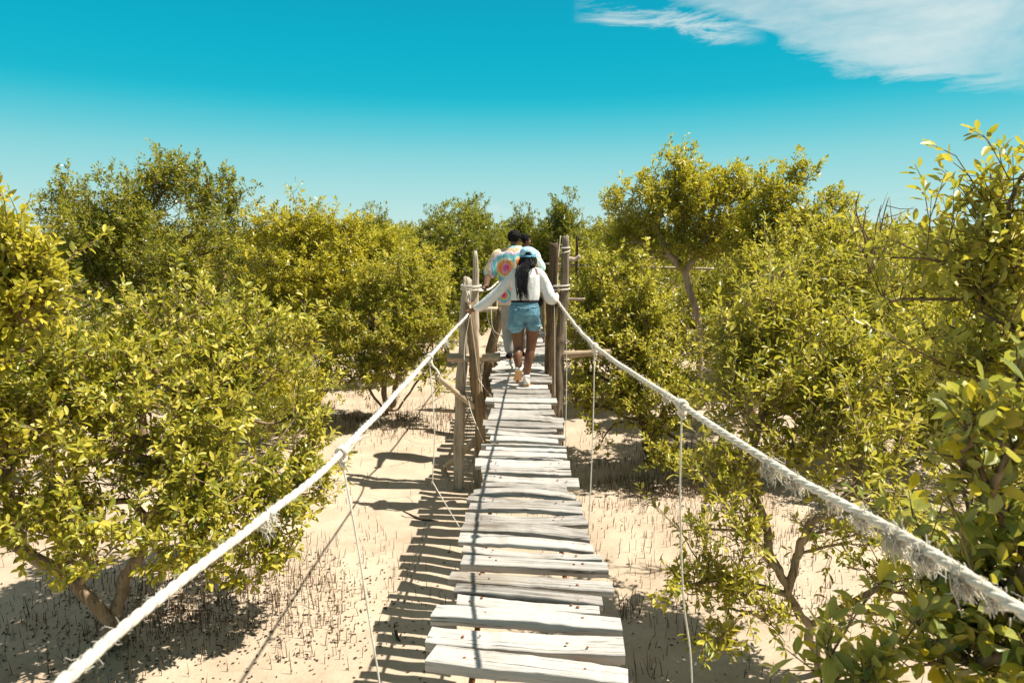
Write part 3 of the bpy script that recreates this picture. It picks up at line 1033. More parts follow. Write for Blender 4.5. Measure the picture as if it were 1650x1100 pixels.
def tree(name, label, root, blobs, n, L, lod, leaf, seed, bark='bark', pairs=4, twigs=2, r0=.0034, rmax=.05, stems=1, group=None,
         twig_len=.13, cat='tree', up=.55, shell=.5, limbs=None, wid=1.0, gap=.27):
    root = np.array([root[0], root[1], float(gz(root[0], root[1]))])
    A, par, load, lf = grow(root, blobs, n, seed, stems, shell, limbs, gap)
    r = np.random.default_rng(seed + 5)
    idx = np.array(sorted(lf))
    outw = np.array([lf[i] for i in idx])
    tp, td, tl = [], [], []
    grow_dir = unit(A[idx] - A[par[idx]])
    for q in range(twigs):
        d = unit(outw * .55 + grow_dir * .35 + np.array([0, 0, up]) + r.normal(0, .55, outw.shape))
        off = r.normal(0, .02, outw.shape) if q == 0 else r.normal(0, .045, outw.shape)
        t0 = 0 if q == 0 else r.uniform(0, .7, len(idx))[:, None]
        base = A[idx] * (1 - t0) + A[par[idx]] * t0
        tp.append(base); td.append(d); tl.append(r.uniform(.6, 1.4, len(idx)) * twig_len)
    shoot = r.random(len(idx)) < .16
    ds = unit(outw[shoot] * .7 + np.array([0, 0, .75]) + r.normal(0, .25, outw[shoot].shape))
    ln = twig_len * r.uniform(.7, 2.1 if lod < 2 else 1.2, shoot.sum())
    for q in (.55, 1.0, 1.5):
        tp.append(A[idx[shoot]] + ds * (ln * q)[:, None]); td.append(unit(ds + r.normal(0, .2, ds.shape))); tl.append(twig_len * r.uniform(.7, 1.2, len(ln)))
    SH = [(A[idx[shoot]][i], ds[i], ln[i] * 1.5) for i in range(len(ln))]
    tp = np.concatenate(tp); td = np.concatenate(td); tl = np.concatenate(tl)
    me, m = leaves_mesh(name + '_crown', tp - root, td, tl, pairs, L, lod, seed + 9, wid=wid)
    NLEAF[0] += m
    mb = branch_mesh(A - root, par, load, r0, rmax)
    if lod < 2:
        for i in range(len(tp)):
            mb.tube([tp[i] - root, tp[i] - root + td[i] * tl[i]], [.0028, .0014], 3, False)
        for (a, d, l_) in SH: mb.tube([a - root, a - root + d * l_], [.004, .002], 4, False)
    e = empty(name, tuple(root))
    tag(e, label, cat, group)
    link_mesh('crown', me, M[leaf], e)
    mb.build('trunk', M[bark], e)
    return e


def bl(px, py, Y, rpx, k=(1, 1, 1), w=1.0):
    """a crown lobe seen at (px, py), Y metres ahead, rpx pixels in radius"""
    c = at(px, py, Y); rm = rpx * mpp(Y)
    return (c[0], c[1], c[2], rm * k[0], rm * k[1], rm * k[2], w)


def base(px, py, Y=None):
    if Y is None: return onz(px, py, 0)
    return at(px, py, Y)


def limb_px(*p):
    return [at(a, b, y) for a, b, y in p]


G = 'mangrove bushes along the bridge'
# ---- left side
tree('mangrove_bush', 'large low mangrove bush nearest the left rope, lit yellow green, trunk at the frame bottom', base(195, 1062),
     [bl(285, 545, 5.6, 95), bl(390, 560, 5.7, 80), bl(130, 610, 5.0, 110), bl(300, 660, 5.0, 120), bl(430, 650, 5.4, 80), bl(505, 690, 5.4, 42), bl(190, 760, 4.6, 120),
      bl(60, 700, 4.7, 90), bl(360, 780, 4.8, 95), bl(455, 800, 5.0, 70), bl(510, 770, 5.1, 38), bl(70, 850, 4.4, 70), bl(300, 860, 4.5, 70), bl(430, 880, 4.8, 50), bl(180, 880, 4.3, 60), bl(470, 560, 6.2, 50), bl(20, 790, 4.5, 60), bl(-40, 720, 4.7, 90), bl(120, 900, 4.4, 46), bl(30, 620, 5.0, 80), bl(20, 860, 4.5, 40), bl(400, 920, 4.7, 36)],
     2900, .060, 0, 'leaf_near', 11, gap=.36, bark='bark_tan', pairs=4, twig_len=.10, stems=3, rmax=.046,
     limbs=[limb_px((195, 1062, 4.65), (168, 990, 4.62), (110, 930, 4.6), (40, 885, 4.6), (-30, 850, 4.6)), limb_px((195, 1062, 4.65), (205, 1000, 4.7), (270, 950, 4.75), (350, 890, 4.9), (440, 845, 5.0)),
            limb_px((180, 1020, 4.64), (205, 930, 4.75), (255, 820, 5.0), (300, 680, 5.2)), limb_px((235, 965, 4.72), (330, 930, 4.95), (440, 900, 5.0))], group=G, cat='bush')
tree('mangrove_bush', 'yellowish mangrove bush cut off by the left edge of the photo', at(-160, 900, 4.3),
     [bl(20, 425, 4.2, 46), bl(50, 455, 4.2, 38), bl(-50, 460, 4.2, 70), bl(20, 490, 4.2, 60), bl(-60, 560, 4.2, 90), bl(5, 385, 4.2, 26), bl(-100, 680, 4.2, 90)],
     900, .060, 0, 'leaf_yellow', 12, pairs=4, stems=2, rmax=.017, group=G, cat='bush')
tree('mangrove_tree', 'tallest dark green mangrove with a broad rounded crown on the left', [-7.3, 14.2, 0],
     [bl(270, 280, 14, 38), bl(262, 315, 14, 60), bl(150, 325, 14, 52), bl(105, 350, 14, 42), bl(205, 350, 13.5, 75), bl(330, 320, 14, 55), bl(375, 335, 14, 45), bl(400, 305, 14, 18, w=.5), bl(130, 430, 13, 85), bl(240, 440, 12.8, 95),
      bl(350, 420, 13, 75), bl(100, 500, 12.8, 80), bl(250, 530, 12.6, 90), bl(360, 510, 12.8, 70), bl(180, 380, 13, 70), bl(300, 600, 13, 80)],
     3900, .078, 2, 'leaf_green', 13, pairs=5, rmax=.09, twigs=2, stems=2, twig_len=.16)
tree('mangrove_tree', 'golden green mangrove with ragged top beside the tallest left tree', [-4.1, 12.0, 0],
     [bl(470, 345, 12.4, 32), bl(490, 385, 12.2, 52), bl(430, 370, 12.6, 36), bl(545, 390, 12.2, 48), bl(455, 430, 12, 60), bl(535, 455, 11.8, 65), bl(450, 500, 11.8, 60), bl(520, 530, 11.6, 55), bl(480, 318, 12.4, 14, w=.5), bl(580, 380, 12.4, 30)],
     1700, .072, 2, 'leaf_yellow', 14, pairs=5, rmax=.09, stems=2, twig_len=.15)
tree('mangrove_tree', 'spreading multi stemmed mangrove left of the bridge with its dark trunks showing', base(628, 668),
     [bl(640, 450, 11.6, 48), bl(600, 480, 11.5, 48), bl(670, 490, 11.4, 50), bl(705, 470, 11.6, 26), bl(580, 530, 11.2, 52), bl(640, 545, 11.2, 62), bl(700, 540, 11.3, 38), bl(550, 590, 11, 36), bl(600, 600, 11, 40), bl(690, 600, 11.2, 36), bl(520, 600, 11, 24)],
     1600, .066, 2, 'leaf_near', 15,
     limbs=[limb_px((628, 668, 11.9), (604, 640, 11.8), (575, 590, 11.5)), limb_px((629, 668, 11.9), (612, 600, 11.7), (600, 530, 11.5)), limb_px((631, 668, 11.9), (642, 600, 11.6), (652, 520, 11.4)), limb_px((633, 668, 11.9), (662, 632, 11.8), (690, 590, 11.5)), limb_px((635, 669, 11.9), (690, 650, 11.7), (748, 620, 11.5))], pairs=5, rmax=.05, stems=5, twig_len=.14)
tree('mangrove_tree', 'yellow leaved mangrove standing between the golden tree and the spreading one', [-2.6, 14.2, 0],
     [bl(625, 400, 14, 34), bl(590, 420, 14, 40), bl(655, 425, 14, 36), bl(560, 470, 14, 50), bl(690, 440, 14.2, 40)], 800, .075, 2, 'leaf_yellow', 16, pairs=5, rmax=.06, stems=2)
# shaded dark trees behind the left posts
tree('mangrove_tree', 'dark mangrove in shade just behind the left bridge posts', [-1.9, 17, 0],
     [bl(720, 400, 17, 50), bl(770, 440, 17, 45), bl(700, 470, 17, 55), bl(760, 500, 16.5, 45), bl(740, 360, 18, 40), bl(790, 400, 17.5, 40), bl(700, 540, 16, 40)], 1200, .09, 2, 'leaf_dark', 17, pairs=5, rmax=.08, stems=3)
# ---- right side
tree('mangrove_tree', 'golden crowned mangrove rising above the others right of the bridge on a bent pale trunk', at(1128, 640, 12),
     [bl(1088, 278, 12, 34), bl(1130, 300, 12, 40), bl(1180, 300, 12, 34), bl(1045, 325, 12, 42), bl(1100, 335, 11.8, 50), bl(1165, 345, 12, 48), bl(1000, 330, 12, 28), bl(1205, 330, 12.2, 24), bl(1060, 375, 12, 40), bl(1130, 385, 12, 46), bl(985, 345, 12, 14, w=.5), bl(1030, 400, 12.4, 44), bl(1180, 395, 12.3, 44), bl(1000, 380, 12.4, 36)],
     2100, .068, 2, 'leaf_yellow', 21, bark='bark_pale',
     limbs=[limb_px((1128, 662, 12), (1124, 520, 12), (1104, 440, 12)), limb_px((1104, 440, 12), (1072, 400, 12), (1050, 350, 12)), limb_px((1104, 440, 12), (1128, 400, 11.9), (1150, 330, 12))], pairs=5, rmax=.06, twig_len=.15)
tree('mangrove_tree', 'thin mangrove with loose open sprays beside the golden crown', at(1225, 640, 11),
     [bl(1235, 292, 11, 22, w=.6), bl(1285, 285, 11, 22, w=.7), bl(1255, 315, 11, 28, w=.6), bl(1235, 350, 11, 40), bl(1290, 360, 11, 36), bl(1220, 400, 11, 50), bl(1290, 410, 11, 50)],
     900, .07, 2, 'leaf_yellow', 22, pairs=5, rmax=.06, stems=2, twig_len=.14)
tree('mangrove_bush', 'round green mangrove bush closest to the right bridge posts, shading the sand', base(1055, 742),
     [bl(965, 450, 9.6, 42), bl(1010, 440, 9.8, 42), bl(950, 510, 9.4, 48), bl(1010, 510, 9.4, 60), bl(1052, 510, 9.6, 44), bl(960, 580, 9.2, 50), bl(1040, 580, 9.0, 66), bl(950, 640, 9, 36), bl(1000, 640, 8.8, 44), bl(1070, 650, 8.6, 60), bl(1100, 605, 9, 50), bl(980, 695, 8.5, 30), bl(1090, 720, 8.2, 50)],
     1900, .062, 1, 'leaf_near', 23, gap=.33, pairs=4, rmax=.045, stems=4, group=G, cat='bush', twig_len=.12)
tree('mangrove_bush', 'wide yellow green mangrove bush in the middle of the right bank', base(1330, 720),
     [bl(1212, 445, 9.8, 44), bl(1250, 440, 9.4, 60), bl(1330, 410, 9.6, 60), bl(1400, 420, 9.2, 60), bl(1330, 480, 8.8, 70), bl(1410, 500, 8.6, 70), bl(1250, 520, 8.8, 70), bl(1200, 535, 9, 48), bl(1350, 560, 8.4, 70), bl(1270, 600, 8.2, 60), bl(1440, 580, 8.2, 60), bl(1340, 350, 10.5, 40), bl(1290, 360, 10.5, 40)],
     2100, .066, 1, 'leaf_near', 24, gap=.36, pairs=4, rmax=.045, stems=4, group=G, cat='bush', twig_len=.13)
tree('mangrove_bush', 'open mangrove bush by the right rope, bare forked stems over bright sand', base(1325, 1068),
     [bl(1245, 440, 5.6, 26), bl(1235, 500, 5.5, 62), bl(1200, 560, 5.4, 66), bl(1290, 570, 5.3, 80), bl(1150, 560, 5.6, 40), bl(1180, 640, 5.1, 70), bl(1280, 660, 5.0, 85), bl(1370, 640, 5.0, 80), bl(1130, 780, 4.8, 44), bl(1180, 750, 4.8, 46), bl(1300, 740, 4.8, 70),
      bl(1390, 730, 4.7, 70), bl(1110, 940, 4.5, 34), bl(1170, 960, 4.4, 60), bl(1120, 860, 4.6, 34), bl(1200, 860, 4.5, 50), bl(1250, 1000, 4.3, 40, w=.6), bl(1360, 870, 4.4, 46, w=.5), bl(1430, 920, 4.2, 50, w=.6), bl(1150, 1040, 4.3, 36), bl(1390, 990, 4.2, 46, w=.5), bl(1450, 830, 4.4, 60, w=.8), bl(1480, 960, 4.2, 60)],
     1350, .058, 0, 'leaf_near', 25, bark='bark_tan', pairs=4, rmax=.030, stems=3,
     limbs=[limb_px((1325, 1068, 4.5), (1292, 990, 4.5), (1262, 930, 4.5), (1222, 880, 4.5), (1170, 850, 4.5)), limb_px((1270, 945, 4.5), (1285, 890, 4.5), (1320, 840, 4.45), (1352, 812, 4.5), (1390, 760, 4.6)),
            limb_px((1250, 915, 4.5), (1225, 830, 4.7), (1208, 740, 4.9), (1235, 640, 5.2), (1240, 520, 5.5))], group=G, cat='bush', shell=.6)
tree('mangrove_bush', 'tall leafy mangrove at the right edge, its top sprig reaching into the sky', [3.3, 3.2, 0],
     [bl(1630, 200, 3.2, 12), bl(1638, 240, 3.2, 16), bl(1640, 290, 3.2, 26), bl(1610, 335, 3.2, 28), bl(1545, 340, 3.2, 18, w=.4), bl(1650, 350, 3.2, 40, w=.7), bl(1495, 350, 3.2, 18, w=.3), bl(1615, 410, 3.2, 52), bl(1520, 420, 3.3, 36, w=.7), bl(1450, 405, 3.4, 20, w=.35),
      bl(1440, 480, 3.4, 30, w=.5), bl(1292, 470, 3.1, 15, w=.5), bl(1640, 500, 3.1, 60, w=.8), bl(1560, 500, 3.2, 45, w=.8), bl(1500, 560, 3.4, 36, w=.5), bl(1580, 590, 3.1, 54), bl(1660, 620, 3, 70, w=.7), bl(1560, 720, 3.1, 36, w=.7), bl(1630, 780, 3, 50, w=.5), bl(1600, 880, 3, 40, w=.6), bl(1660, 900, 2.9, 50, w=.5)],
     360, .060, 0, 'leaf_near', 26, gap=.38, pairs=4, rmax=.015, stems=3, group=G, cat='bush')
tree('mangrove_bush', 'closest broad leaved mangrove under the right rope, leaves large and glossy', [2.15, 1.65, 0],
     [bl(1615, 690, 1.75, 40), bl(1550, 680, 1.8, 26, w=.7), bl(1640, 700, 1.75, 50), bl(1570, 720, 1.78, 50), bl(1500, 700, 1.85, 26, w=.6), bl(1630, 800, 1.8, 50), bl(1540, 790, 1.85, 36, w=.6), bl(1590, 1020, 1.75, 80), bl(1650, 1060, 1.7, 80), bl(1510, 1060, 1.8, 50), bl(1640, 880, 1.8, 60), bl(1570, 930, 1.85, 50)],
     230, .056, 0, 'leaf_big', 27, wid=1.4, pairs=3, rmax=.03, stems=3, group=G, cat='bush', twig_len=.10)
tree('mangrove_bush', 'low leafy sprig poking up at the bottom edge right of the deck', [1.15, 1.62, 0],
     [bl(1330, 1075, 1.75, 26), bl(1385, 1085, 1.75, 26), bl(1360, 1120, 1.75, 50), bl(1420, 1120, 1.75, 30)], 34, .062, 0, 'leaf_big', 28, wid=1.15, pairs=3, rmax=.02, stems=2, group=G, cat='bush', twig_len=.10)

# ---- trees filling the banks and the wood behind, shared crowns
def proto(name, seed, h, w, leaf, n, L, tall=False):
    r = np.random.default_rng(seed)
    bs = []
    k = 9
    for i in range(k):
        a = r.uniform(0, 6.28); q = r.uniform(.15, .95)
        rad = w * .5 * q
        z = h * (r.uniform(.42, .8) - .12 * q)
        s = w * r.uniform(.2, .31)
        bs.append((math.cos(a) * rad, math.sin(a) * rad, z, s, s, s * r.uniform(.7, 1.0), 1))
    for i in range(3):
        s = w * r.uniform(.13, .2)
        bs.append((r.normal(0, w * .14), r.normal(0, w * .14), h - s * r.uniform(.8, 1.6), s, s, s * (1.5 if tall else 1.0), 1))
    for i in range(4):
        a = i * 1.57 + r.uniform(-.4, .4); s = w * r.uniform(.2, .27)
        bs.append((math.cos(a) * w * .36, math.sin(a) * w * .36, h * r.uniform(.16, .28) + s * .6, s, s, s * .8, 1))
    return tree(name, None, [0, 0, 0], [(b[0], b[1], b[2], b[3], b[4], b[5], b[6]) for b in bs], n, L, 2, leaf, seed, pairs=5, rmax=.09, stems=3, twig_len=.17)


def copy_tree(src, loc, rz, sc, label, group):
    o = src.copy(); COL.objects.link(o)
    o.location = loc; o.rotation_euler = (0, 0, rz); o.scale = sc
    tag(o, label, 'tree', group)
    for ch in src.children:
        c = ch.copy(); COL.objects.link(c); c.parent = o
    return o


protos = [proto('mangrove_tree', 201, 4.0, 3.8, 'leaf_green', 1500, .10), proto('mangrove_tree', 202, 4.3, 3.3, 'leaf_near', 1400, .10),
          proto('mangrove_tree', 203, 4.4, 3.0, 'leaf_dark', 1400, .10, True), proto('mangrove_tree', 204, 3.4, 3.8, 'leaf_yellow', 1400, .10)]
used = [False] * 4


def place(kind, x, y, s, rz, label, group, sz=None):
    z = float(gz(x, y))
    sc = (s, s, sz or s)
    src = protos[kind]
    if not used[kind]:
        used[kind] = True
        src.location = (x, y, z); src.rotation_euler = (0, 0, rz); src.scale = sc
        tag(src, label, 'tree', group)
        return src
    return copy_tree(src, (x, y, z), rz, sc, label, group)


# the row standing against the sky, from left to right: photo column, top row, distance, kind
ROW = [(560, 338, 21, 0, 'rounded green treetop against the sky right of the golden left tree'),
       (610, 332, 24, 2, 'slim pale green treetop left of the gap in the distant trees'),
       (650, 352, 25, 1, 'small green tree at the low gap in the distant row'),
       (700, 335, 25, 2, 'green distant tree first right of the low gap'),
       (757, 316, 24, 2, 'tall dark distant tree with feathery top left of the people'),
       (800, 352, 26, 0, 'low green distant tree right behind the man in the tie dye shirt'),
       (838, 332, 27, 2, 'narrow distant tree directly above the heads of the walkers'),
       (868, 350, 28, 1, 'small distant tree between the walkers and the tall brown post'),
       (905, 309, 25, 2, 'slender distant tree standing highest above the right posts'),
       (950, 352, 24, 0, 'dark green distant tree just right of the right posts'),
       (985, 362, 22, 1, 'green tree filling the gap left of the golden crown')]
for px, py, Y, kd, lab in ROW:
    top = at(px, py, Y)
    h = {0: 4.0, 1: 4.3, 2: 4.4, 3: 3.4}[kd]
    s = top[2] / (h * 1.03)
    place(kd, top[0], Y, s * (0.85 if kd == 2 else 1.0), random.uniform(0, 6.28), lab, 'distant trees against the sky', s)
# wood behind: many alike
spots = []
r = np.random.default_rng(77)
tries = 0
while len(spots) < 78 and tries < 9000:
    tries += 1
    y = r.uniform(12.5, 46); x = r.uniform(-1, 1) * (3 + y * .95)
    if abs(x) < 1.6 and y < 20: continue
    if -6.0 < x < 5.5 and y < 18.5: continue
    if x < 0 and y < 17 and x > -10.5: continue
    if x > 0 and y < 14.5: continue
    if any((x - a) ** 2 + (y - b) ** 2 < (2.1 + .02 * y) ** 2 for a, b in spots): continue
    spots.append((x, y))
for (x, y) in spots:
    kd = int(r.choice([0, 1, 2, 3], p=[.32, .3, .2, .18]))
    hh = {0: 4.0, 1: 4.3, 2: 4.4, 3: 3.4}[kd]
    ht = EYE + y * r.uniform(-.004, .020) + (.2 if y < 25 else 0)
    if x > 3: ht = EYE + y * r.uniform(-.012, .010)
    s = ht / hh
    place(kd, x, y, s * r.uniform(.95, 1.2), r.uniform(0, 6.28), 'leafy green mangrove in the dense wood behind the bridge and banks', 'mangroves of the wood behind', s)
for i, px in enumerate(range(520, 1000, 34)):                     # a second rank closing the gaps of that row
    Y = 29 + (i * 7) % 5
    top = at(px, 346 + (i * 11) % 17, Y); kd = (1, 2, 0, 2)[i % 4]
    s = top[2] / ({0: 4.0, 1: 4.3, 2: 4.4, 3: 3.4}[kd] * 1.03)
    place(kd, top[0], Y, s, random.uniform(0, 6.28), 'leafy green mangrove in the dense wood behind the bridge and banks', 'mangroves of the wood behind', s)
# lower bushes between the banks
for (px, py, Y, kd, s, lab) in [(880, 470, 19.5, 0, .55, 'low shaded bush at the far end of the deck'),
                                (950, 440, 15.0, 1, .74, 'green bush behind the pale knotty post'),
                                (1010, 430, 14.5, 0, .80, 'green bush under the left side of the golden crown'),
                                (1180, 430, 14.0, 1, .78, 'bush behind the bent pale trunk'),
                                (1290, 420, 13.5, 3, .8, 'yellow bush behind the open sprays'),
                                (1390, 400, 13.0, 1, .72, 'green bush in the gap left of the tall right edge mangrove'),
                                (1500, 400, 12.5, 0, .74, 'green bush behind the tall right edge mangrove'),
                                (1600, 400, 12.0, 3, .85, 'yellow bush furthest right behind the edge mangrove'),
                                (1480, 470, 8.8, 1, .55, 'mid green bush partly hidden by the tall right edge mangrove'),
                                (1600, 480, 7.2, 0, .58, 'bush behind the broad leaved mangrove on the right'),
                                (30, 480, 10.0, 0, .62, 'dark bush between the yellowish edge bush and the tallest tree'),
                                (-60, 450, 8.0, 2, .6, 'dark bush behind the yellowish bush at the left edge'),
                                (420, 540, 10.2, 3, .45, 'small yellow bush below the golden left tree'),
                                (330, 560, 9.0, 0, .42, 'small green bush above the large near bush')]:
    p = at(px, py, Y)
    place(kd, p[0], Y, s, random.uniform(0, 6.28), lab, 'small bushes on the banks')

# far wooded shoreline that closes the horizon
def treeline():
    r = np.random.default_rng(5)
    n = 26000
    x = r.uniform(-190, 190, n); y = 75 + r.uniform(0, 40, n)
    h = 3.4 + 1.0 * vnoise(x, y, 7, 11) + .9 * vnoise(x, y, 2.5, 12) + np.where(x > 20, .5, .0)
    z = h * r.random(n) ** .45
    tp = np.stack([x, y, z], 1)
    td = unit(r.normal(0, 1, (n, 3)) + [0, -.4, .8])
    me, m = leaves_mesh('wood', tp, td, np.full(n, .5), 2, .75, 2, 6)
    o = link_mesh('distant_wood', me, M['leaf_dark'])
    tag(o, 'low dark wooded shoreline along the horizon', 'wood', kind='stuff')


treeline()


# ---- bare twigs
def bare_branch(label, root, tips, seed, mat='bark', r=.012):
    rr = np.random.default_rng(seed)
    mb = MB()
    root = np.asarray(root, float)
    for tip in tips:
        tip = np.asarray(tip, float)
        m1 = root * .6 + tip * .4 + rr.normal(0, .03, 3)
        q = spline([root, m1, root * .25 + tip * .75 + rr.normal(0, .03, 3), tip], 12)
        mb.tube(q - root, np.linspace(r, r * .3, len(q)), 5)
        for _ in range(3):
            i = int(rr.integers(4, 11)); d = unit(tip - root) * .6 + rr.normal(0, .5, 3)
            mb.tube([q[i] - root, q[i] - root + d * .09, q[i] - root + d * .18 + [0, 0, .03]], [r * .4, r * .3, r * .15], 4)
    o = mb.build('bare_branch', M[mat], None, True, tuple(root))
    tag(o, label, 'branch')


bare_branch('bare dead twigs against the sky left of the right edge mangrove', at(1400, 440, 6.0), [at(1385, 308, 6), at(1432, 318, 6.1), at(1440, 350, 6), at(1396, 335, 5.9), at(1420, 330, 6.1)], 1, r=.011)
bare_branch('pale bare twigs between the yellowish bush and tallest left tree', at(40, 545, 5.0), [at(118, 460, 5), at(95, 480, 5.1), at(80, 455, 5), at(60, 465, 5), at(108, 500, 5)], 2, 'bark_pale', .010)

# ---- aerial roots standing in the sand
def root_mesh(seed):
    r = np.random.default_rng(seed)
    mb = MB()
    h = r.uniform(.10, .17); q = r.normal(0, .008, 2)
    mb.tube([[0, 0, -.03], [q[0], q[1], h * .5], [q[0] * 2.2 + r.normal(0, .004), q[1] * 2.2, h]], [.0046, .0040, .0018], 5)
    return mb.mesh('aerial_root')


def root_spots(n, gen, seed):
    r = np.random.default_rng(seed)
    out = []
    while len(out) < n:
        cx, cy, sx, sy = gen[int(r.integers(len(gen)))]
        out.append((cx + r.normal(0, sx), cy + r.normal(0, sy)))
    return out


rm = [root_mesh(300 + i) for i in range(8)]
for m_ in rm: m_.materials.append(M['root'])


def region_roots(n, poly_px, seed):
    """random ground spots inside a photo-space box list"""
    r = np.random.default_rng(seed); out = []
    while len(out) < n:
        x0, y0, x1, y1 = poly_px[int(r.integers(len(poly_px)))]
        px, py = r.uniform(x0, x1), r.uniform(y0, y1)
        p = onz(px, py, 0)
        if vnoise(p[0], p[1], .45, 21) + r.normal(0, .06) < 0.08: continue
        out.append(p[:2])
    return out


near_spots = region_roots(165, [(230, 940, 470, 1095), (330, 900, 530, 1010), (20, 960, 300, 1095), (250, 980, 420, 1095)], 41) + region_roots(90, [(1000, 960, 1110, 1095), (1010, 1000, 1160, 1095), (1100, 880, 1240, 1000)], 42)
rr_ = np.random.default_rng(9)
for i, (x, y) in enumerate(near_spots):
    o = bpy.data.objects.new('aerial_root', rm[i % 8]); COL.objects.link(o)
    o.location = (x, y, float(gz(x, y))); o.rotation_euler = (rr_.normal(0, .17), rr_.normal(0, .17), rr_.uniform(0, 6.28))
    s = rr_.uniform(.45, 1.25); q = s * rr_.uniform(.55, 1.05); o.scale = (q, q, s)
    tag(o, 'thin dark brown aerial root standing upright in the near sand', 'aerial root', 'aerial roots standing in the near sand')


def root_mass():
    r = np.random.default_rng(31)
    S = []
    # under and round the crowns: centre x, y, spread
    zones = [(-2.6, 5.3, .75, .45, 1100), (-3.4, 6.4, 1.2, .9, 900), (-2.45, 11.4, .9, .55, 2300), (-3.9, 12.0, 1.2, .6, 900), (1.75, 8.3, .65, .7, 1900), (2.6, 9.3, 1.0, .9, 900), (1.9, 5.6, .7, .5, 500),
             (2.4, 6.8, .9, .7, 600), (-.2, 9.0, .4, .5, 150), (.45, 6.2, .22, 1.0, 70), (-1.2, 11.3, .3, .4, 160), (-1.5, 5.3, .3, .4, 60), (-5.5, 8.5, 1.8, 1.2, 900)]
    for cx, cy, sx, sy, n in zones:
        S.append(np.stack([cx + r.normal(0, sx, n), cy + r.normal(0, sy, n)], 1))
    S = np.concatenate(S)
    S = S[(vnoise(S[:, 0], S[:, 1], .4, 22) + r.normal(0, .18, len(S))) > -.12]
    n = len(S)
    z = gz(S[:, 0], S[:, 1])
    h = r.uniform(.06, .15, n); rad = r.uniform(.0020, .0038, n)
    lean = r.normal(0, .16, (n, 2)) * h[:, None]
    a = np.arange(4) * np.pi / 2
    V = np.zeros((n, 9, 3))
    for j in range(4):
        V[:, j] = np.stack([S[:, 0] + rad * np.cos(a[j]), S[:, 1] + rad * np.sin(a[j]), z - .02], 1)
        V[:, 4 + j] = np.stack([S[:, 0] + lean[:, 0] * .4 + rad * .85 * np.cos(a[j]), S[:, 1] + lean[:, 1] * .4 + rad * .85 * np.sin(a[j]), z + h * .55], 1)
    V[:, 8] = np.stack([S[:, 0] + lean[:, 0], S[:, 1] + lean[:, 1], z + h], 1)
    fl, sz = [], []
    for j in range(4):
        k = (j + 1) % 4
        fl += [j, k, 4 + k, 4 + j, 4 + j, 4 + k, 8]; sz += [4, 3]
    loops = ((np.arange(n) * 9)[:, None] + np.array(fl)[None]).ravel()
    o = link_mesh('aerial_root_mass', np_mesh('aerial_root_mass', V.reshape(-1, 3), loops, np.tile(sz, n)), M['root'])
    tag(o, 'carpet of short brown aerial roots under the mangroves', 'aerial roots', kind='stuff')


root_mass()


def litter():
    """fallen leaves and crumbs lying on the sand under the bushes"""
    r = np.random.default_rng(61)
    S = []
    for cx, cy, sx, sy, n in [(-2.6, 5.2, .95, .55, 2600), (-2.4, 11.3, 1, .6, 500), (1.8, 8.2, .8, .8, 700), (2.0, 5.4, .8, .6, 450), (-.8, 7, 1.2, 2, 40), (.9, 5, .4, 1.2, 30)]:  # leaf litter, extra dense under the near left bush to darken its shade
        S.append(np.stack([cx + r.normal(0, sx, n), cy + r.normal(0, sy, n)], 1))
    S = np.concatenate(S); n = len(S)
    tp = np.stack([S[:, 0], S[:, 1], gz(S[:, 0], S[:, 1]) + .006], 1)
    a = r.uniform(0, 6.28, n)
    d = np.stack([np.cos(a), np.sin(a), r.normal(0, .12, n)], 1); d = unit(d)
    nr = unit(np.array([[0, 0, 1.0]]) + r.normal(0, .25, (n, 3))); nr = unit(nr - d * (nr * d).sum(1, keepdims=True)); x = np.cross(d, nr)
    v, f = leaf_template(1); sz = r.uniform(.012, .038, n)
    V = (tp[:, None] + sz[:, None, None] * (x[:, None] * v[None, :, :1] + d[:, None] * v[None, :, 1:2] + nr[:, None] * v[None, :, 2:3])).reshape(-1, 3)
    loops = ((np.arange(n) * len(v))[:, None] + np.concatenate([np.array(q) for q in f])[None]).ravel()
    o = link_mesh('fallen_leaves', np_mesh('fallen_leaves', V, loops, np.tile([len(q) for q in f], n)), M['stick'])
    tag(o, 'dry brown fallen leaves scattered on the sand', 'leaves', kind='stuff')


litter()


def ground_stick(label, pts, r, seed):
    rr = np.random.default_rng(seed)
    P = np.array([[p[0], p[1], float(gz(p[0], p[1])) + p[2]] for p in pts])
    q = spline(P, 18); o0 = q[0].copy()
    mb = MB(); mb.tube(q - o0, np.interp(np.linspace(0, 1, len(q)), [0, .5, 1], [r * .5, r, r * .3]) * (1 + rr.normal(0, .1, len(q))), 7)
    o = mb.build('driftwood_stick', M['stick'], None, True, tuple(o0))
    tag(o, label, 'stick')


a_ = onz(650, 820, 0); b_ = onz(676, 832, 0); c_ = onz(706, 835, 0)
ground_stick('dark curved stick lying beside the shadow of the deck', [(a_[0], a_[1], .05), (b_[0], b_[1], .012), (c_[0], c_[1], .01)], .014, 1)
a_ = onz(636, 1014, 0); b_ = onz(640, 1028, 0); c_ = onz(646, 1032, 0)
ground_stick('short dark bit of bark standing on the sand near the frame bottom', [(a_[0], a_[1], .05), (b_[0], b_[1], .02), (c_[0], c_[1], .0)], .013, 2)

# ------------------------------------------------------------------ people
def skin_material(name, col):
    m, nt, out = new_mat(name); k = NT(nt)
    nz = k.noise(k.objco(), 14, 4, 0.6)
    c = k.ramp(nz, [(0.3, tuple(x * .82 for x in col)), (0.7, tuple(x * 1.15 for x in col))])
    p = k.bsdf(c, 0.48, 0.45)
    p.inputs['Subsurface Weight'].default_value = 0.08
    p.inputs['Subsurface Radius'].default_value = (0.02, 0.008, 0.004)
    k.l(p.outputs[0], out.inputs[0]); return m


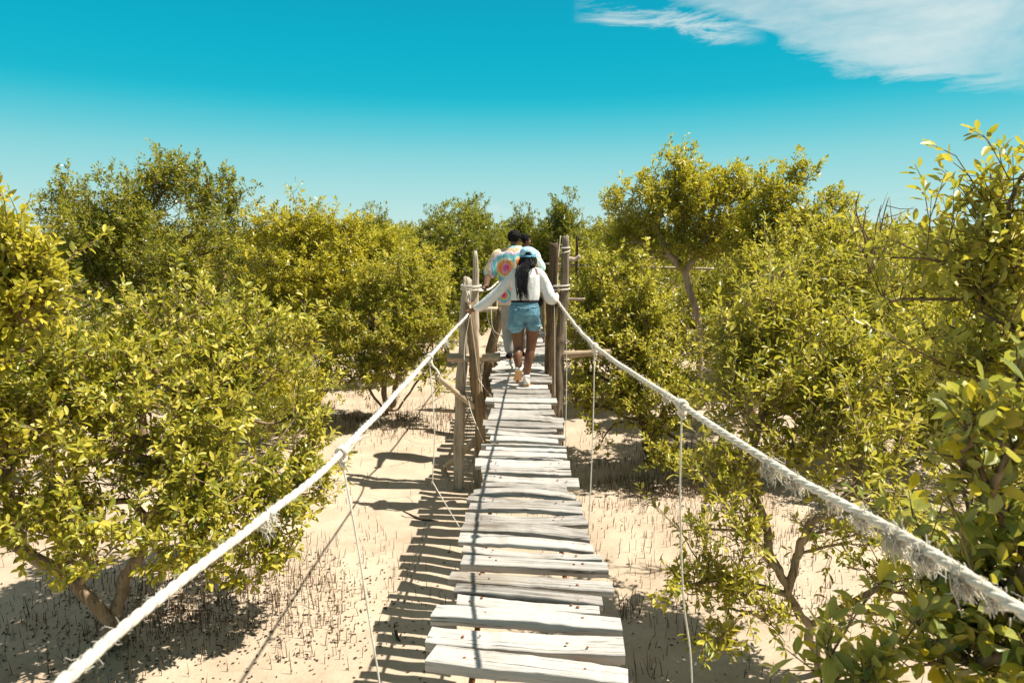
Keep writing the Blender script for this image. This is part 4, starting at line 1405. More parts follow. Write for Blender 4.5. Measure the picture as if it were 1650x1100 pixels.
def cloth_material(name, col, fold=16, var=.12, bump=.5, weave=300):
    m, nt, out = new_mat(name); k = NT(nt)
    co = k.objco()
    f = k.noise(k.mapping(co, (1.3, 1.3, .55)), fold, 3, 0.5, 0.6)
    w = k.noise(co, weave, 2, 0.5)
    c = k.ramp(k.noise(co, 9, 4, 0.6), [(0.3, tuple(x * (1 - var) for x in col)), (0.7, tuple(min(1, x * (1 + var)) for x in col))])
    h = k.math('ADD', f, k.math('MULTIPLY', w, .06))
    p = k.bsdf(c, 0.9, 0.15, k.bump(h, bump, 0.02))
    k.l(p.outputs[0], out.inputs[0]); return m


def tie_dye(name, centres):
    m, nt, out = new_mat(name); k = NT(nt)
    co = k.objco()
    sx = k.n('ShaderNodeSeparateXYZ')
    nz = k.n('ShaderNodeTexNoise'); nz.inputs['Scale'].default_value = 14; nz.inputs['Detail'].default_value = 4; k.l(co, nz.inputs['Vector'])
    wv = k.n('ShaderNodeVectorMath', operation='MULTIPLY_ADD'); k.l(nz.outputs['Color'], wv.inputs[0]); wv.inputs[1].default_value = (.06, .06, .06); k.l(co, wv.inputs[2])
    k.l(wv.outputs[0], sx.inputs[0])
    best = None
    for cx, cz, s in centres:
        dx = k.math('SUBTRACT', sx.outputs[0], cx + .03); dz = k.math('SUBTRACT', sx.outputs[2], cz + .03)
        d = k.math('MULTIPLY', k.math('SQRT', k.math('ADD', k.math('MULTIPLY', dx, dx), k.math('MULTIPLY', dz, dz))), s)
        a = k.math('ARCTAN2', dz, dx)
        rays = k.math('MULTIPLY', k.math('SINE', k.math('MULTIPLY', a, 19.0)), .010)
        d2 = k.math('ADD', d, k.math('MULTIPLY', rays, k.math('ADD', k.math('MULTIPLY', d, 2.2), .35)))
        best = d2 if best is None else k.math('MINIMUM', best, d2)
    pink, org, yel, teal, white, lil = (.72, .03, .26), (.86, .22, .03), (.84, .62, .20), (.12, .52, .55), (.80, .76, .72), (.55, .36, .62)
    c = k.ramp(k.math('MULTIPLY', best, 3.0, clamp=True), [(0, pink), (.13, pink), (.17, (.80, .35, .45)), (.22, org), (.28, org), (.33, yel), (.38, white), (.44, teal), (.54, teal), (.60, lil), (.66, white), (.72, (.85, .42, .34)), (.79, yel), (.86, white), (.93, teal), (1.0, (.5, .7, .68))])
    st = k.ramp(k.noise(k.mapping(co, (30, 30, 5)), 1.0, 4, .6), [(.45, (0,) * 3), (.62, (1,) * 3)])
    c = k.mix(k.math('MULTIPLY', st, .30), c, (.84, .80, .74))
    f = k.noise(k.mapping(co, (1.3, 1.3, .5)), 14, 3, 0.5, 0.6)
    p = k.bsdf(c, 0.9, 0.12, k.bump(f, .5, .02))
    k.l(p.outputs[0], out.inputs[0]); return m


M['skin_dark'] = skin_material('dark_brown_skin', (.115, .052, .026))
M['skin_brown'] = skin_material('brown_skin', (.165, .070, .034))
M['white_cloth'] = cloth_material('white_cotton', (.70, .70, .70), 10, .05, .8, 500)
M['denim'] = cloth_material('light_blue_denim', (.125, .265, .36), 26, .5, .8)
M['pale_denim'] = cloth_material('pale_worn_denim', (.24, .42, .47), 26, .3)
M['grey_cloth'] = cloth_material('grey_trouser_cloth', (.34, .33, .31))
M['black_cloth'] = cloth_material('black_nylon', (.012, .012, .014))
M['cap_blue'] = cloth_material('pale_blue_cap_cloth', (.36, .60, .76), 20, .25)
M['blue_band'] = cloth_material('blue_band_cloth', (.11, .30, .46))
M['hair'] = plain_material('black_hair', (.008, .007, .007), .75, .12, 120, bump=.8, dist=.006)
M['braid'] = plain_material('black_braids', (.007, .0065, .007), .5, .3, 90, bump=.6)
M['shoe'] = plain_material('white_canvas', (.72, .69, .64), .8, .2)
M['sole'] = plain_material('tan_rubber_sole', (.62, .36, .17), .7, .2)
M['eye'] = plain_material('eye_white', (.6, .58, .55), .3, .5, var=.02)
M['teal_cloth'] = cloth_material('muted_teal_cloth', (.16, .30, .33))


def remeshed(name, mb, mat, parent, voxel=.008, smooth=4, origin=None):
    """one continuous surface grown over the collected volumes"""
    me = mb.mesh(name)
    if origin is not None:
        me.transform(Matrix.Translation(-Vector(origin)))
    o = bpy.data.objects.new(name, me); COL.objects.link(o)
    rm_ = o.modifiers.new('skin', 'REMESH'); rm_.mode = 'VOXEL'; rm_.voxel_size = voxel; rm_.use_smooth_shade = True
    if smooth:
        sm = o.modifiers.new('soft', 'SMOOTH'); sm.factor = .5; sm.iterations = smooth
    dg = bpy.context.evaluated_depsgraph_get()
    me2 = bpy.data.meshes.new_from_object(o.evaluated_get(dg))
    o.modifiers.clear(); o.data = me2; me2.name = name
    me2.materials.clear(); me2.materials.append(mat)
    me2.polygons.foreach_set('use_smooth', np.ones(len(me2.polygons), bool))
    o.parent = parent
    return o


def oval(c, rx, ry, n=20, yaw=0.0, tilt=(0, 0), p=2.3):
    a = np.arange(n) * 2 * np.pi / n
    x = np.sign(np.cos(a)) * np.abs(np.cos(a)) ** (2 / p) * rx; y = np.sign(np.sin(a)) * np.abs(np.sin(a)) ** (2 / p) * ry
    X = x * math.cos(yaw) - y * math.sin(yaw); Y = x * math.sin(yaw) + y * math.cos(yaw)
    return np.stack([c[0] + X, c[1] + Y, c[2] + tilt[0] * X + tilt[1] * Y], 1)


def limb(mb, pts, rad, n=10, flat=1.0):
    q = spline(np.array(pts, float), 6 * (len(pts) - 1))
    r = np.interp(np.linspace(0, 1, len(q)), np.linspace(0, 1, len(rad)), rad)
    mb.tube(q, r, n, True, flat)
    mb.ball(q[0], r[0], 10, 7); mb.ball(q[-1], r[-1], 10, 7)


def rot2(v, yaw):
    return np.array([v[0] * math.cos(yaw) - v[1] * math.sin(yaw), v[0] * math.sin(yaw) + v[1] * math.cos(yaw), v[2]])


def head_mass(mb, top, H, yaw=0.0, nod=0.0):
    """skull, jaw, nose, brow, lips, ears; +y is where the face looks; returns centre"""
    c = np.array(top, float) - [0, 0, H * .5]
    P = lambda x, y, z: c + rot2(np.array([x, y + nod * z, z]) * H, yaw)
    def egg(pos, r, seg=18, rows=12):
        m = MB(); m.ball((0, 0, 0), np.array(r) * H, seg, rows)
        V = m.v[0]; V = np.array([rot2(v, yaw) for v in V]) + P(*pos)
        m.v[0] = V; mb.v.append(V); mb.l.extend(i + mb.n for i in m.l); mb.s.extend(m.s); mb.n += len(V)
    egg((0, -.03, .13), (.33, .41, .37))
    egg((0, .10, -.17), (.245, .27, .30))
    egg((0, .17, -.36), (.13, .14, .12))
    egg((0, .38, -.08), (.045, .07, .10)); egg((0, .40, -.13), (.07, .06, .045))
    egg((0, .34, .06), (.21, .05, .035))
    egg((0, .355, -.25), (.10, .045, .03)); egg((0, .35, -.29), (.085, .045, .03))
    for s in (-1, 1):
        egg((s * .345, -.02, -.04), (.035, .075, .115)); egg((s * .20, .24, -.12), (.08, .09, .08))
    return c, P


def eyes(parent, P, H):
    for s in (-1, 1):
        m = MB(); m.ball(P(s * .13, .335, .0), H * .05, 10, 7); o = m.build('eye', M['eye'], parent)


def gripping_hand(mb, wrist, grip, axis, R0, outside, size=1.0):
    """palm on the rope, four bent fingers wrapped round it, the thumb closing from the other side
    axis: rope direction (pointing away from the wearer's little finger), outside: unit vector away from the body"""
    wrist = np.array(wrist, float); g = np.array(grip, float); ax = unit(np.array(axis, float))
    out = np.array(outside, float); out = unit(out - ax * np.dot(out, ax)); up = np.cross(ax, out)
    if up[2] < 0: up = -up
    palm = g + up * (R0 + .014)
    limb(mb, [wrist, wrist * .5 + palm * .5 + up * .008, palm], [.024, .026, .024], 10)
    rings = []
    for t in np.linspace(-.040, .040, 6):
        rings.append(np.array([palm + ax * t + out * x * .034 + up * z * .014 for x, z in ((-1, 0), (-.7, .8), (0, 1.05), (.7, .8), (1, 0), (.7, -.7), (0, -.9), (-.7, -.7))]))
    mb.loft(rings)
    fr = R0 + .008
    for i, (t, L, rr) in enumerate(((.033, .95, .0082), (.012, 1.08, .0088), (-.010, 1.0, .0085), (-.031, .82, .0075))):
        pts = []
        for q in np.linspace(60, 60 - 205 * L, 8):
            a = math.radians(q)
            pts.append(g + ax * (t + .002 * i) + out * math.cos(a) * (fr + .004) + up * math.sin(a) * (fr + .004))
        limb(mb, pts, [rr * 1.1, rr, rr * 1.05, rr * .9, rr * .75], 7)
    pts = [palm + ax * .02 - out * .02, g + ax * .040 - out * (fr + .008) + up * .012, g + ax * .050 - out * (fr + .003) - up * .008, g + ax * .054 - out * .006 - up * (fr + .004)]
    limb(mb, pts, [.012, .0105, .0095, .008], 7)


def foot(mb, ankle, toe, r=.03):
    limb(mb, [ankle, np.array(ankle) * .55 + np.array(toe) * .45 + [0, 0, .0], toe], [r * 1.05, r, r * .75], 9)


def shoe(parent, heel, ball_, toe, up, w=.043, h=.07, mat='shoe', sole=True, name='shoe'):
    heel, ball_, toe, up = [np.array(x, float) for x in (heel, ball_, toe, up)]
    mb = MB(); so_ = MB()
    path = spline([heel, heel * .5 + ball_ * .5, ball_, toe], 15)
    n = len(path)
    tan = unit(np.gradient(path, axis=0))
    wd = np.interp(np.linspace(0, 1, n), [0, .15, .45, .75, .92, 1], [.6, .86, .82, 1.08, .8, .35]) * w
    hd = np.interp(np.linspace(0, 1, n), [0, .1, .4, .75, 1], [1.0, 1.0, .9, .62, .3]) * h
    rings, srings = [], []
    for i in range(n):
        s = unit(np.cross(tan[i], up)); u = np.cross(s, tan[i])
        a = np.linspace(0, np.pi, 9)
        rings.append(np.concatenate([path[i] + np.cos(a)[:, None] * s * wd[i] + (np.sin(a)[:, None]) * u * hd[i] + u * .014, [path[i] - s * wd[i] * .5 + u * .013, path[i] + s * wd[i] * .5 + u * .013]]))
        k = wd[i] + .004
        srings.append(np.array([path[i] - s * k, path[i] + s * k, path[i] + s * k + u * .019, path[i] - s * k + u * .019]))
    mb.loft(rings); so_.loft(srings)
    o = mb.build(name, M[mat], parent)
    if sole: so_.build('sole', M['sole'], o, smooth=False)
    return o


def person_root(loc, label):
    e = empty('person', tuple(loc)); tag(e, label, 'person', 'people walking on the bridge'); return e


def rel(e):
    b = np.array(e.location)
    return lambda mb: setattr(mb, 'v', [v - b for v in mb.v])


# ---------------- woman walking last
def woman():
    Y = 7.75
    A = lambda px, py, dy=0.0: at(px, py, Y + dy)
    c0 = A(845, 612); base_ = np.array([c0[0], Y, DZ])
    e = person_root(base_, 'woman seen from behind in white cropped top, denim shorts and pale blue cap')
    fix = rel(e)
    body = MB()
    # legs
    hipL, hipR = A(835, 508, .0), A(857, 508, .0)
    kL, aL = A(835, 560, .02), A(836, 594, -.10)
    kR, aR = A(855, 562, .07), A(848, 606, .06)
    limb(body, [hipL, A(834, 533, .02), kL], [.088, .078, .056], 14); limb(body, [kL, A(834, 574, -.06), aL], [.054, .056, .036], 12)
    limb(body, [hipR, A(858, 533, .05), kR], [.088, .078, .056], 14); limb(body, [kR, A(852, 577, .055), aR], [.054, .056, .036], 12)
    tL, tR = A(834, 613, -.02), A(847, 616, .22)
    foot(body, aL, tL, .032); foot(body, aR, aR + np.array([0, .15, -.05]), .032)
    # trunk
    body.loft([oval(A(846, 515), .12, .10), oval(A(846, 500), .165, .12), oval(A(846, 486), .14, .105), oval(A(847, 474), .125, .095), oval(A(848, 458), .145, .10), oval(A(849, 442), .165, .10), oval(A(850, 434), .13, .08), oval(A(850, 429), .07, .06)])
    limb(body, [A(850, 434), A(850.5, 424, .01), A(851, 415, .02)], [.056, .05, .052], 12)
    top = A(850.5, 401, .02)
    c, P = head_mass(body, top, .215)
    # arms
    sL, eL = A(831, 441), A(802, 467, .04)
    iL = int(np.argmin(abs(PLf[:, 1] - (Y + .12)))); gL = PLf[iL]; axL = PLf[min(iL + 6, len(PLf) - 1)] - PLf[max(0, iL - 6)]
    wL = gL + np.array([.062, -.02, .045])
    limb(body, [sL, (sL + eL) / 2, eL], [.055, .046, .038], 12); limb(body, [eL, (eL + wL) / 2 + [0, 0, .0], wL], [.038, .036, .026], 12)
    gripping_hand(body, wL, gL, axL, RR, (-1, 0, 0))
    sR, eR = A(869, 442), A(886, 474, .03)
    iR = int(np.argmin(abs(PR[:, 1] - (Y + .36)))); gR = PR[iR]; axR = PR[min(iR + 6, len(PR) - 1)] - PR[max(0, iR - 6)]
    wR = gR + np.array([-.01, -.05, .045])
    limb(body, [sR, (sR + eR) / 2, eR], [.055, .046, .038], 12); limb(body, [eR, (eR + wR) / 2, wR], [.038, .036, .026], 12)
    gripping_hand(body, wR, gR, axR, RR, (1, 0, 0))
    remeshed('body', body, M['skin_brown'], e, .0062, 3, base_)
    loc = lambda p: np.array(p) - base_
    # white cropped top with full sleeves
    s = MB()
    s.loft([oval(A(846, 486.5), .150, .115), oval(A(846, 482), .165, .128), oval(A(847, 474), .168, .128), oval(A(848, 458), .163, .125), oval(A(849, 445), .160, .116), oval(A(850, 436), .118, .095), oval(A(850, 428), .082, .075), oval(A(850, 425), .07, .066)])
    cuffL = eL * .1 + wL * .9
    limb(s, [A(845, 438), A(836, 441), sL, (sL + eL) / 2 + [-.005, 0, -.02], eL + [0, 0, -.025], eL * .5 + wL * .5 + [0, 0, -.035], eL * .22 + wL * .78 + [0, 0, -.02], cuffL], [.055, .060, .062, .058, .058, .062, .052, .036], 14)
    cuffR = eR * .15 + wR * .85
    limb(s, [A(855, 438), A(864, 440.5), sR, (sR + eR) / 2 + [.008, 0, -.005], eR + [0, -.01, -.035], eR * .55 + wR * .45 + [.005, 0, -.04], cuffR], [.055, .062, .064, .064, .074, .066, .038], 14)
    remeshed('cropped_top', s, M['white_cloth'], e, .0085, 3, base_)
    # shorts
    d = MB()
    d.loft([oval(A(846, 516), .165, .115), oval(A(845.5, 506), .185, .140), oval(A(846, 497), .180, .136), oval(A(846, 489), .160, .122), oval(A(846, 484), .150, .115)])
    limb(d, [A(833.5, 508, -.005), A(832.5, 518), A(832, 526, .01)], [.098, .098, .094], 16); limb(d, [A(857.5, 508, 0), A(858.5, 516, .01), A(859, 523, .03)], [.098, .098, .094], 16)
    sh = remeshed('shorts', d, M['denim'], e, .008, 3, base_)
    def trim(mb, name, mat, parent):
        mb.v = [v - base_ for v in mb.v]; return mb.build(name, M[mat], parent)
    for px, sgn in ((834, -1), (857.5, 1)):                      # back pockets, a hand's breadth, lying on the cloth
        mb = MB()
        pts = [(px - 7.5, 497.5), (px + 7.5, 497.5), (px + 7.0, 511), (px, 514.5), (px - 7.0, 511)]
        fr = [A(x, y, -.136 + .03 * ((x - 846) / 25.) ** 2 + (.012 if y > 510 else 0)) for x, y in pts]
        bk = [p + np.array([0, .03, 0]) for p in fr]
        mb.loft([np.array(fr), np.array(bk)]); trim(mb, 'back_pocket', 'denim', sh)
    for px, py, dy, sl in ((832, 526.5, .01, 0), (859, 523.5, .03, 0)):   # rolled pale hems
        mb = MB(); t = np.linspace(0, 2 * np.pi, 40); cc_ = A(px, py, dy)
        mb.tube(np.stack([cc_[0] + .094 * np.cos(t), cc_[1] + .094 * np.sin(t), np.full(40, cc_[2]) + .003 * np.sin(3 * t)], 1), .0065, 6); trim(mb, 'hem', 'pale_denim', sh)
    mb = MB(); ts = np.linspace(-.9, .9, 16); yk = [A(846 + 24.0 * x, 493.5 + 3.0 * (1 - abs(x)), -.138 + .075 * abs(x) ** 2.4) for x in ts]; mb.tube(yk, .0035, 5); trim(mb, 'yoke_seam', 'pale_denim', sh)
    mb = MB(); q = oval(A(846, 486), .160, .126, 28); q2 = oval(A(846, 481.5), .160, .126, 28); qi = oval(A(846, 481.5), .15, .116, 28); qj = oval(A(846, 486), .15, .116, 28)
    mb.loft([q, q2, qi, qj, q], cap=False); trim(mb, 'waist_strap', 'black_cloth', e)
    mb = MB(); pc = A(868.5, 486, .03)
    mb.ball(pc, (.045, .075, .062), 14, 10); trim(mb, 'waist_bag', 'black_cloth', e)
    # shoes
    sl = shoe(e, loc(aL + [0, -.05, -.01]), loc(tL + [0, -.03, .01]), loc(tL + [0, .035, -.006]), (0, .8, .55), .043, .075)
    hz = DZ + .004
    sr = shoe(e, loc([aR[0], aR[1] - .055, hz]), loc([aR[0], aR[1] + .11, hz]), loc([aR[0], aR[1] + .19, hz]), (0, 0, 1), .043, .085)
    for aa in (aL, aR):
        mb = MB(); mb.tube([aa + [0, -.006, -.02], aa + [0, -.004, .02]], [.045, .041], 14); trim(mb, 'sock', 'shoe', e)
    # braids: a curtain of thin plaits, most of them down the left of her back
    hb = MB(); rr = np.random.default_rng(4)
    hc = c + np.array([0, -.012, .03])
    for i in range(70):
        u_ = rr.uniform(-1, 1)
        a = math.radians(-90 + 82 * u_)
        st = hc + np.array([math.cos(a) * .078, math.sin(a) * .095, rr.uniform(-.02, .02)])
        left = rr.random() < .72 or u_ < -.1
        if left:
            ex = 827.5 + 22.5 * rr.random() ** .9; ey = rr.uniform(470, 486)
            mid = A(830 + 20 * ((u_ + 1) / 2) ** 1.0 + rr.normal(0, 1.2), 440, -.15)
            end = A(ex + 1.5, ey, -.165 + rr.normal(0, .008))
        else:
            mid = A(857 + rr.normal(0, 2.5), 424, -.105); end = A(860 + rr.normal(0, 3.2), rr.uniform(428, 436), -.125)
        q1 = st + np.array([math.cos(a) * .02, math.sin(a) * .02, -.07])
        P_ = spline([st, q1, mid, end], 26)
        P_[:, 0] += .004 * np.sin(np.arange(len(P_)) * .7 + i); P_[:, 1] += .003 * np.cos(np.arange(len(P_)) * .9 + i)
        r_ = .0053 * (1 + .16 * np.sin(np.arange(len(P_)) * 2.4)); r_[-4:] *= [.9, .75, .6, .4]
        hb.tube(P_, r_, 5)
    hb.ball(hc + [0, -.0, .0], (.078, .094, .085), 18, 12)
    hb.v = [v - base_ for v in hb.v]
    hb.build('braided_hair', M['braid'], e)
    # cap: panels over the skull, arched opening above the strap at the back, peak in front
    mb = MB(); n = 40
    cc = c + np.array([0, -.008, .032])
    rings = []
    for z, k in ((0.0, 1.0), (.02, 1.015), (.04, 1.0), (.06, .93), (.075, .82), (.088, .62), (.095, .36), (.097, .06)):
        rings.append(np.stack([cc[0] + .088 * k * np.cos(np.arange(n) * 2 * np.pi / n), cc[1] + .107 * k * np.sin(np.arange(n) * 2 * np.pi / n), np.full(n, cc[2] + z)], 1))
    V = np.concatenate(rings); Fs = []
    for i in range(len(rings) - 1):
        for j in range(n):
            back = abs(((j + .5) / n * 360 - 270 + 180) % 360 - 180)
            if (i == 0 and back < 27) or (i == 1 and back < 22): continue
            Fs.append((i * n + j, i * n + (j + 1) % n, (i + 1) * n + (j + 1) % n, (i + 1) * n + j))
    Fs.append(tuple((len(rings) - 1) * n + j for j in range(n)))
    mb.add(V - base_, Fs)
    cap = mb.build('cap', M['cap_blue'], e)
    so2 = cap.modifiers.new('thick', 'SOLIDIFY'); so2.thickness = .004; so2.offset = 1
    mb = MB(); q = [np.stack([cc[0] + rx * np.cos(np.arange(n) * 2 * np.pi / n), cc[1] + ry * np.sin(np.arange(n) * 2 * np.pi / n), np.full(n, cc[2] + z)], 1) for rx, ry, z in ((.0945, .1135, -.014), (.0945, .1135, .006), (.088, .107, .006), (.088, .107, -.014), (.0945, .1135, -.014))]
    mb.loft(q, cap=False); mb.v = [v - base_ for v in mb.v]; mb.build('strap', M['blue_band'], cap)
    mb = MB(); a = np.linspace(math.radians(35), math.radians(145), 15)
    r1 = [np.stack([cc[0] + rx * np.cos(a), cc[1] + ry * np.sin(a), np.full(15, cc[2] - .004) - dz * np.sin(a)], 1) for rx, ry, dz in ((.09, .108, 0), (.10, .16, .008), (.09, .185, .02))]
    top_ = np.concatenate(r1); bot = top_ - [0, 0, .005]
    Fs = []
    for i in range(2):
        for j in range(14):
            Fs.append((i * 15 + j, i * 15 + j + 1, (i + 1) * 15 + j + 1, (i + 1) * 15 + j)); Fs.append((45 + i * 15 + j, 45 + (i + 1) * 15 + j, 45 + (i + 1) * 15 + j + 1, 45 + i * 15 + j + 1))
    for j in range(14): Fs.append((30 + j, 31 + j, 76 + j, 75 + j))
    mb.add(np.concatenate([top_, bot]) - base_, Fs); mb.build('peak', M['cap_blue'], cap)
    mb = MB(); mb.ball(cc + [0, 0, .099], .008, 8, 5); mb.v = [v - base_ for v in mb.v]; mb.build('button', M['cap_blue'], cap)
    eyes_o = lambda x, y, z: P(x, y, z) - base_
    eyes(e, eyes_o, .215)


woman()


# ---------------- man in the tie dye shirt
def man():
    Y = 9.6
    A = lambda px, py, dy=0.0: at(px, py, Y + dy)
    c0 = A(828, 575); base_ = np.array([c0[0], Y, DZ])
    e = person_root(base_, 'man seen from behind in bright tie dye T-shirt with pink and orange bursts')
    body = MB()
    hipL, hipR = A(819, 487), A(838, 487)
    kL, aL = A(818, 530, .05), A(820, 566, .0); kR, aR = A(840, 528, .12), A(841, 560, .18)
    limb(body, [hipL, (hipL + kL) / 2, kL], [.09, .08, .06], 12); limb(body, [kL, (kL + aL) / 2 + [0, -.02, .03], aL], [.056, .055, .038], 12)
    limb(body, [hipR, (hipR + kR) / 2, kR], [.09, .08, .06], 12); limb(body, [kR, (kR + aR) / 2 + [0, -.02, .03], aR], [.056, .055, .038], 12)
    foot(body, aL, [aL[0], aL[1] + .16, DZ + .03], .034); foot(body, aR, [aR[0], aR[1] + .16, DZ + .03], .034)
    body.loft([oval(A(829, 495), .15, .11), oval(A(829, 480), .165, .115), oval(A(829, 460), .15, .11), oval(A(829, 435), .18, .12), oval(A(829, 418), .20, .12), oval(A(829, 408), .17, .10), oval(A(829, 400), .09, .075)])
    limb(body, [A(829, 405), A(829, 397, .01), A(829.5, 388, .02)], [.066, .058, .060], 12)
    c, P = head_mass(body, A(829, 371.5, .03), .235, yaw=-.35)
    sL, eL = A(803, 413), A(786, 446, -.02)
    i = int(np.argmin(abs(P2_[:, 1] - (Y - .45)))); gL = P2_[i]; axL = P2_[i + 6] - P2_[max(0, i - 6)]
    wL = gL + np.array([.045, .04, .06])
    limb(body, [sL, (sL + eL) / 2, eL], [.066, .056, .046], 12); limb(body, [eL, (eL + wL) / 2, wL], [.046, .044, .031], 12)
    gripping_hand(body, wL, gL, axL, .014, (-1, 0, 0), 1.1)
    sR, eR = A(857, 411), A(873, 440, .02)
    i = int(np.argmin(abs(P3_[:, 1] - (Y - .22)))); gR = P3_[i]; axR = P3_[i + 6] - P3_[max(0, i - 6)]
    wR = gR + np.array([-.03, .04, .06])
    limb(body, [sR, (sR + eR) / 2, eR], [.066, .056, .046], 12); limb(body, [eR, (eR + wR) / 2, wR], [.046, .044, .031], 12)
    gripping_hand(body, wR, gR, axR, .014, (1, 0, 0), 1.1)
    remeshed('body', body, M['skin_dark'], e, .007, 3, base_)
    s = MB()
    s.loft([oval(A(826, 490), .215, .155), oval(A(827, 478), .215, .155), oval(A(828, 455), .215, .152), oval(A(829, 432), .222, .150), oval(A(829.5, 418), .232, .145), oval(A(829.5, 409), .215, .125), oval(A(829.5, 402), .145, .10), oval(A(829.5, 396), .082, .08)])
    mL = sL * .25 + eL * .75
    limb(s, [A(811, 412), sL, (sL + mL) / 2, mL], [.095, .098, .096, .100], 14)
    mR = sR * .3 + eR * .7
    limb(s, [A(850, 410), sR, (sR + mR) / 2, mR], [.095, .098, .096, .100], 14)
    l1 = A(815, 431) - base_; l2 = A(812, 474) - base_; l3 = A(833, 424) - base_
    M['tie_dye'] = tie_dye('tie_dye_cotton', [(l1[0], l1[2], 1.0), (l2[0], l2[2], 1.9), (l3[0] + .07, l3[2], 1.25)])
    remeshed('tie_dye_shirt', s, M['tie_dye'], e, .009, 3, base_)
    t = MB()
    t.loft([oval(A(829, 498), .155, .12), oval(A(829, 488), .185, .135), oval(A(829, 476), .18, .13)])
    limb(t, [hipL, (hipL + kL) / 2 + [0, -.01, 0], kL, (kL + aL) / 2 + [0, -.02, .02], aL + [0, 0, .03]], [.105, .098, .084, .078, .064], 14)
    limb(t, [hipR, (hipR + kR) / 2 + [0, -.01, 0], kR, (kR + aR) / 2 + [0, -.02, .02], aR + [0, 0, .03]], [.105, .098, .084, .078, .064], 14)
    remeshed('trousers', t, M['grey_cloth'], e, .009, 3, base_)
    for a_ in (aL, aR):
        shoe(e, np.array([a_[0], a_[1] - .06, DZ + .004]) - base_, np.array([a_[0], a_[1] + .12, DZ + .004]) - base_, np.array([a_[0], a_[1] + .2, DZ + .004]) - base_, (0, 0, 1), .048, .075, 'black_cloth')
    curls(e, c, P, .235, base_, 11)
    eyes(e, lambda x, y, z: P(x, y, z) - base_, .235)


def curls(e, c, P, H, base_, seed, low=-.12):
    """short tight curls: many small knobs over the skull, none on the face"""
    hb = MB(); rr = np.random.default_rng(seed)
    for _ in range(360):
        d = unit(rr.normal(size=3))
        p = np.array([d[0] * .345, d[1] * .42 - .03, d[2] * .385 + .13])
        if p[1] > .16 and p[2] < .27: continue
        if p[2] < low - .05 + (.18 if abs(p[0]) > .25 and p[1] > -.1 else 0): continue
        k = .055 if p[2] > .1 else .035
        hb.ball(P(*(p + rr.normal(0, .012, 3))), H * k * rr.uniform(.8, 1.5), 7, 5)
    m = MB()
    hb.ball(P(0, -.035, .14), (H * .34, H * .41, H * .38), 18, 12)
    remeshed('curly_hair', hb, M['hair'], e, .0065, 1, base_)


man()


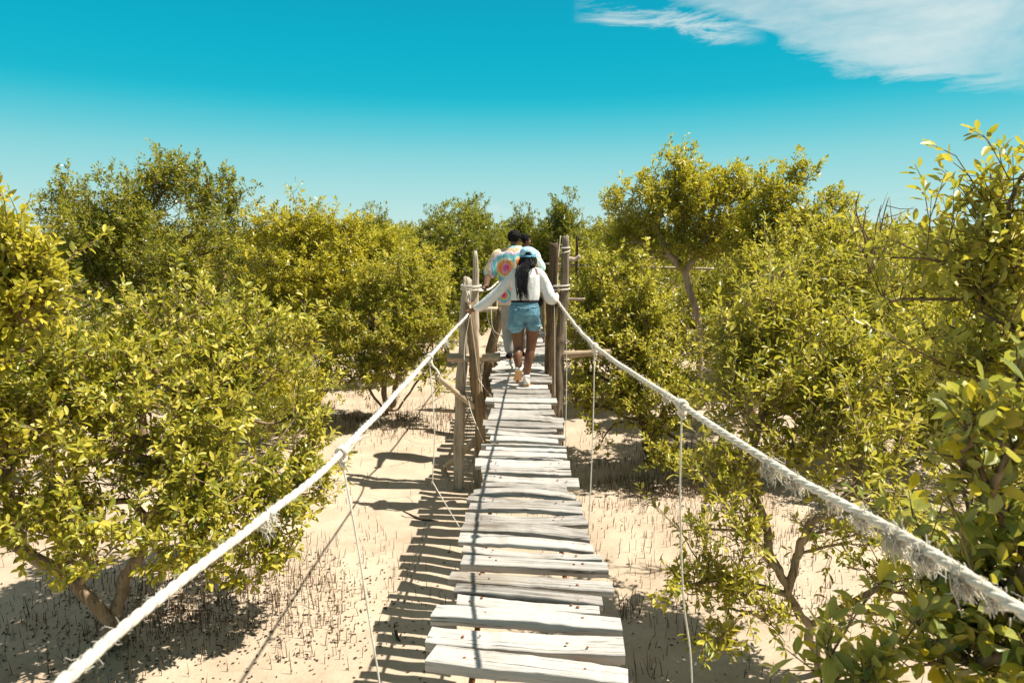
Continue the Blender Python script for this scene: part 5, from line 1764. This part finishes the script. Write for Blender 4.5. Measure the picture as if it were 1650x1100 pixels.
# ---------------- walker in front, mostly hidden
def front_walker():
    Y = 12.0
    A = lambda px, py, dy=0.0: at(px, py, Y + dy)
    c0 = A(846, 540); base_ = np.array([c0[0], Y, DZ])
    e = person_root(base_, 'walker ahead hidden behind the others, only a short haired head turned to the right')
    body = MB()
    X = base_[0]
    J = lambda x, y, z: base_ + np.array([x, y, z])
    for s_ in (-1, 1):
        limb(body, [J(s_ * .09, 0, .88), J(s_ * .095, .02, .68), J(s_ * .09, .02, .47)], [.085, .075, .055], 12)
        limb(body, [J(s_ * .09, .02, .47), J(s_ * .09, -.02, .32), J(s_ * .085, 0, .09)], [.054, .054, .036], 12)
        foot(body, J(s_ * .085, 0, .09), J(s_ * .09, .15, .03), .033)
        limb(body, [J(s_ * .18, 0, 1.42), J(s_ * .23, -.02, 1.27), J(s_ * .24, -.02, 1.12)], [.058, .05, .042], 12)
        limb(body, [J(s_ * .24, -.02, 1.12), J(s_ * .23, .06, 1.0), J(s_ * .20, .14, .92)], [.041, .04, .028], 12)
        hand_c = J(s_ * .19, .18, .87)
        limb(body, [J(s_ * .20, .14, .92), hand_c], [.028, .03], 9, .6)
        for q, (dx, L) in enumerate(((.025, .07), (.008, .08), (-.009, .075), (-.025, .06))):
            limb(body, [hand_c + [0, dx + .01, -.01], hand_c + [s_ * -.004, dx + .015, -.01 - L * .5], hand_c + [s_ * -.018, dx + .012, -.01 - L]], [.0088, .0082, .0068], 7)
        limb(body, [hand_c + [0, .03, .01], hand_c + [-s_ * .02, .055, -.015], hand_c + [-s_ * .028, .06, -.045]], [.011, .0095, .008], 7)
    body.loft([oval(J(0, 0, .82), .13, .10), oval(J(0, 0, .93), .165, .115), oval(J(0, 0, 1.08), .14, .10), oval(J(0, 0, 1.28), .175, .115), oval(J(0, 0, 1.42), .185, .105), oval(J(0, 0, 1.48), .12, .085), oval(J(0, 0, 1.52), .07, .06)])
    top = A(846.5, 377.5, 0)
    limb(body, [J(0, 0, 1.46), J(0, .01, 1.54), np.array([top[0] - .005, top[1], top[2] - .2])], [.06, .053, .055], 12)
    c, P = head_mass(body, top, .225, yaw=-1.25)
    remeshed('body', body, M['skin_brown'], e, .007, 3, base_)
    s = MB()
    s.loft([oval(J(0, 0, .90), .18, .13), oval(J(0, 0, 1.05), .175, .128), oval(J(0, 0, 1.28), .19, .13), oval(J(0, 0, 1.42), .205, .12), oval(J(0, 0, 1.48), .14, .10), oval(J(0, 0, 1.54), .075, .07)])
    for s_ in (-1, 1):
        limb(s, [J(s_ * .14, 0, 1.43), J(s_ * .185, 0, 1.41), J(s_ * .23, -.02, 1.25), J(s_ * .238, -.02, 1.18)], [.07, .078, .072, .075], 12)
    remeshed('white_shirt', s, M['white_cloth'], e, .009, 3, base_)
    t = MB()
    t.loft([oval(J(0, 0, .84), .15, .115), oval(J(0, 0, .92), .178, .128), oval(J(0, 0, .97), .165, .12)])
    for s_ in (-1, 1):
        limb(t, [J(s_ * .09, 0, .86), J(s_ * .095, .02, .66), J(s_ * .09, .02, .45), J(s_ * .088, -.015, .28), J(s_ * .085, 0, .12)], [.10, .094, .08, .072, .06], 12)
        shoe(e, J(s_ * .085, -.06, .004) - base_, J(s_ * .09, .12, .004) - base_, J(s_ * .09, .2, .004) - base_, (0, 0, 1), .047, .075)
    remeshed('trousers', t, M['grey_cloth'], e, .009, 3, base_)
    curls(e, c, P, .225, base_, 12, -.05)
    eyes(e, lambda x, y, z: P(x, y, z) - base_, .225)


front_walker()
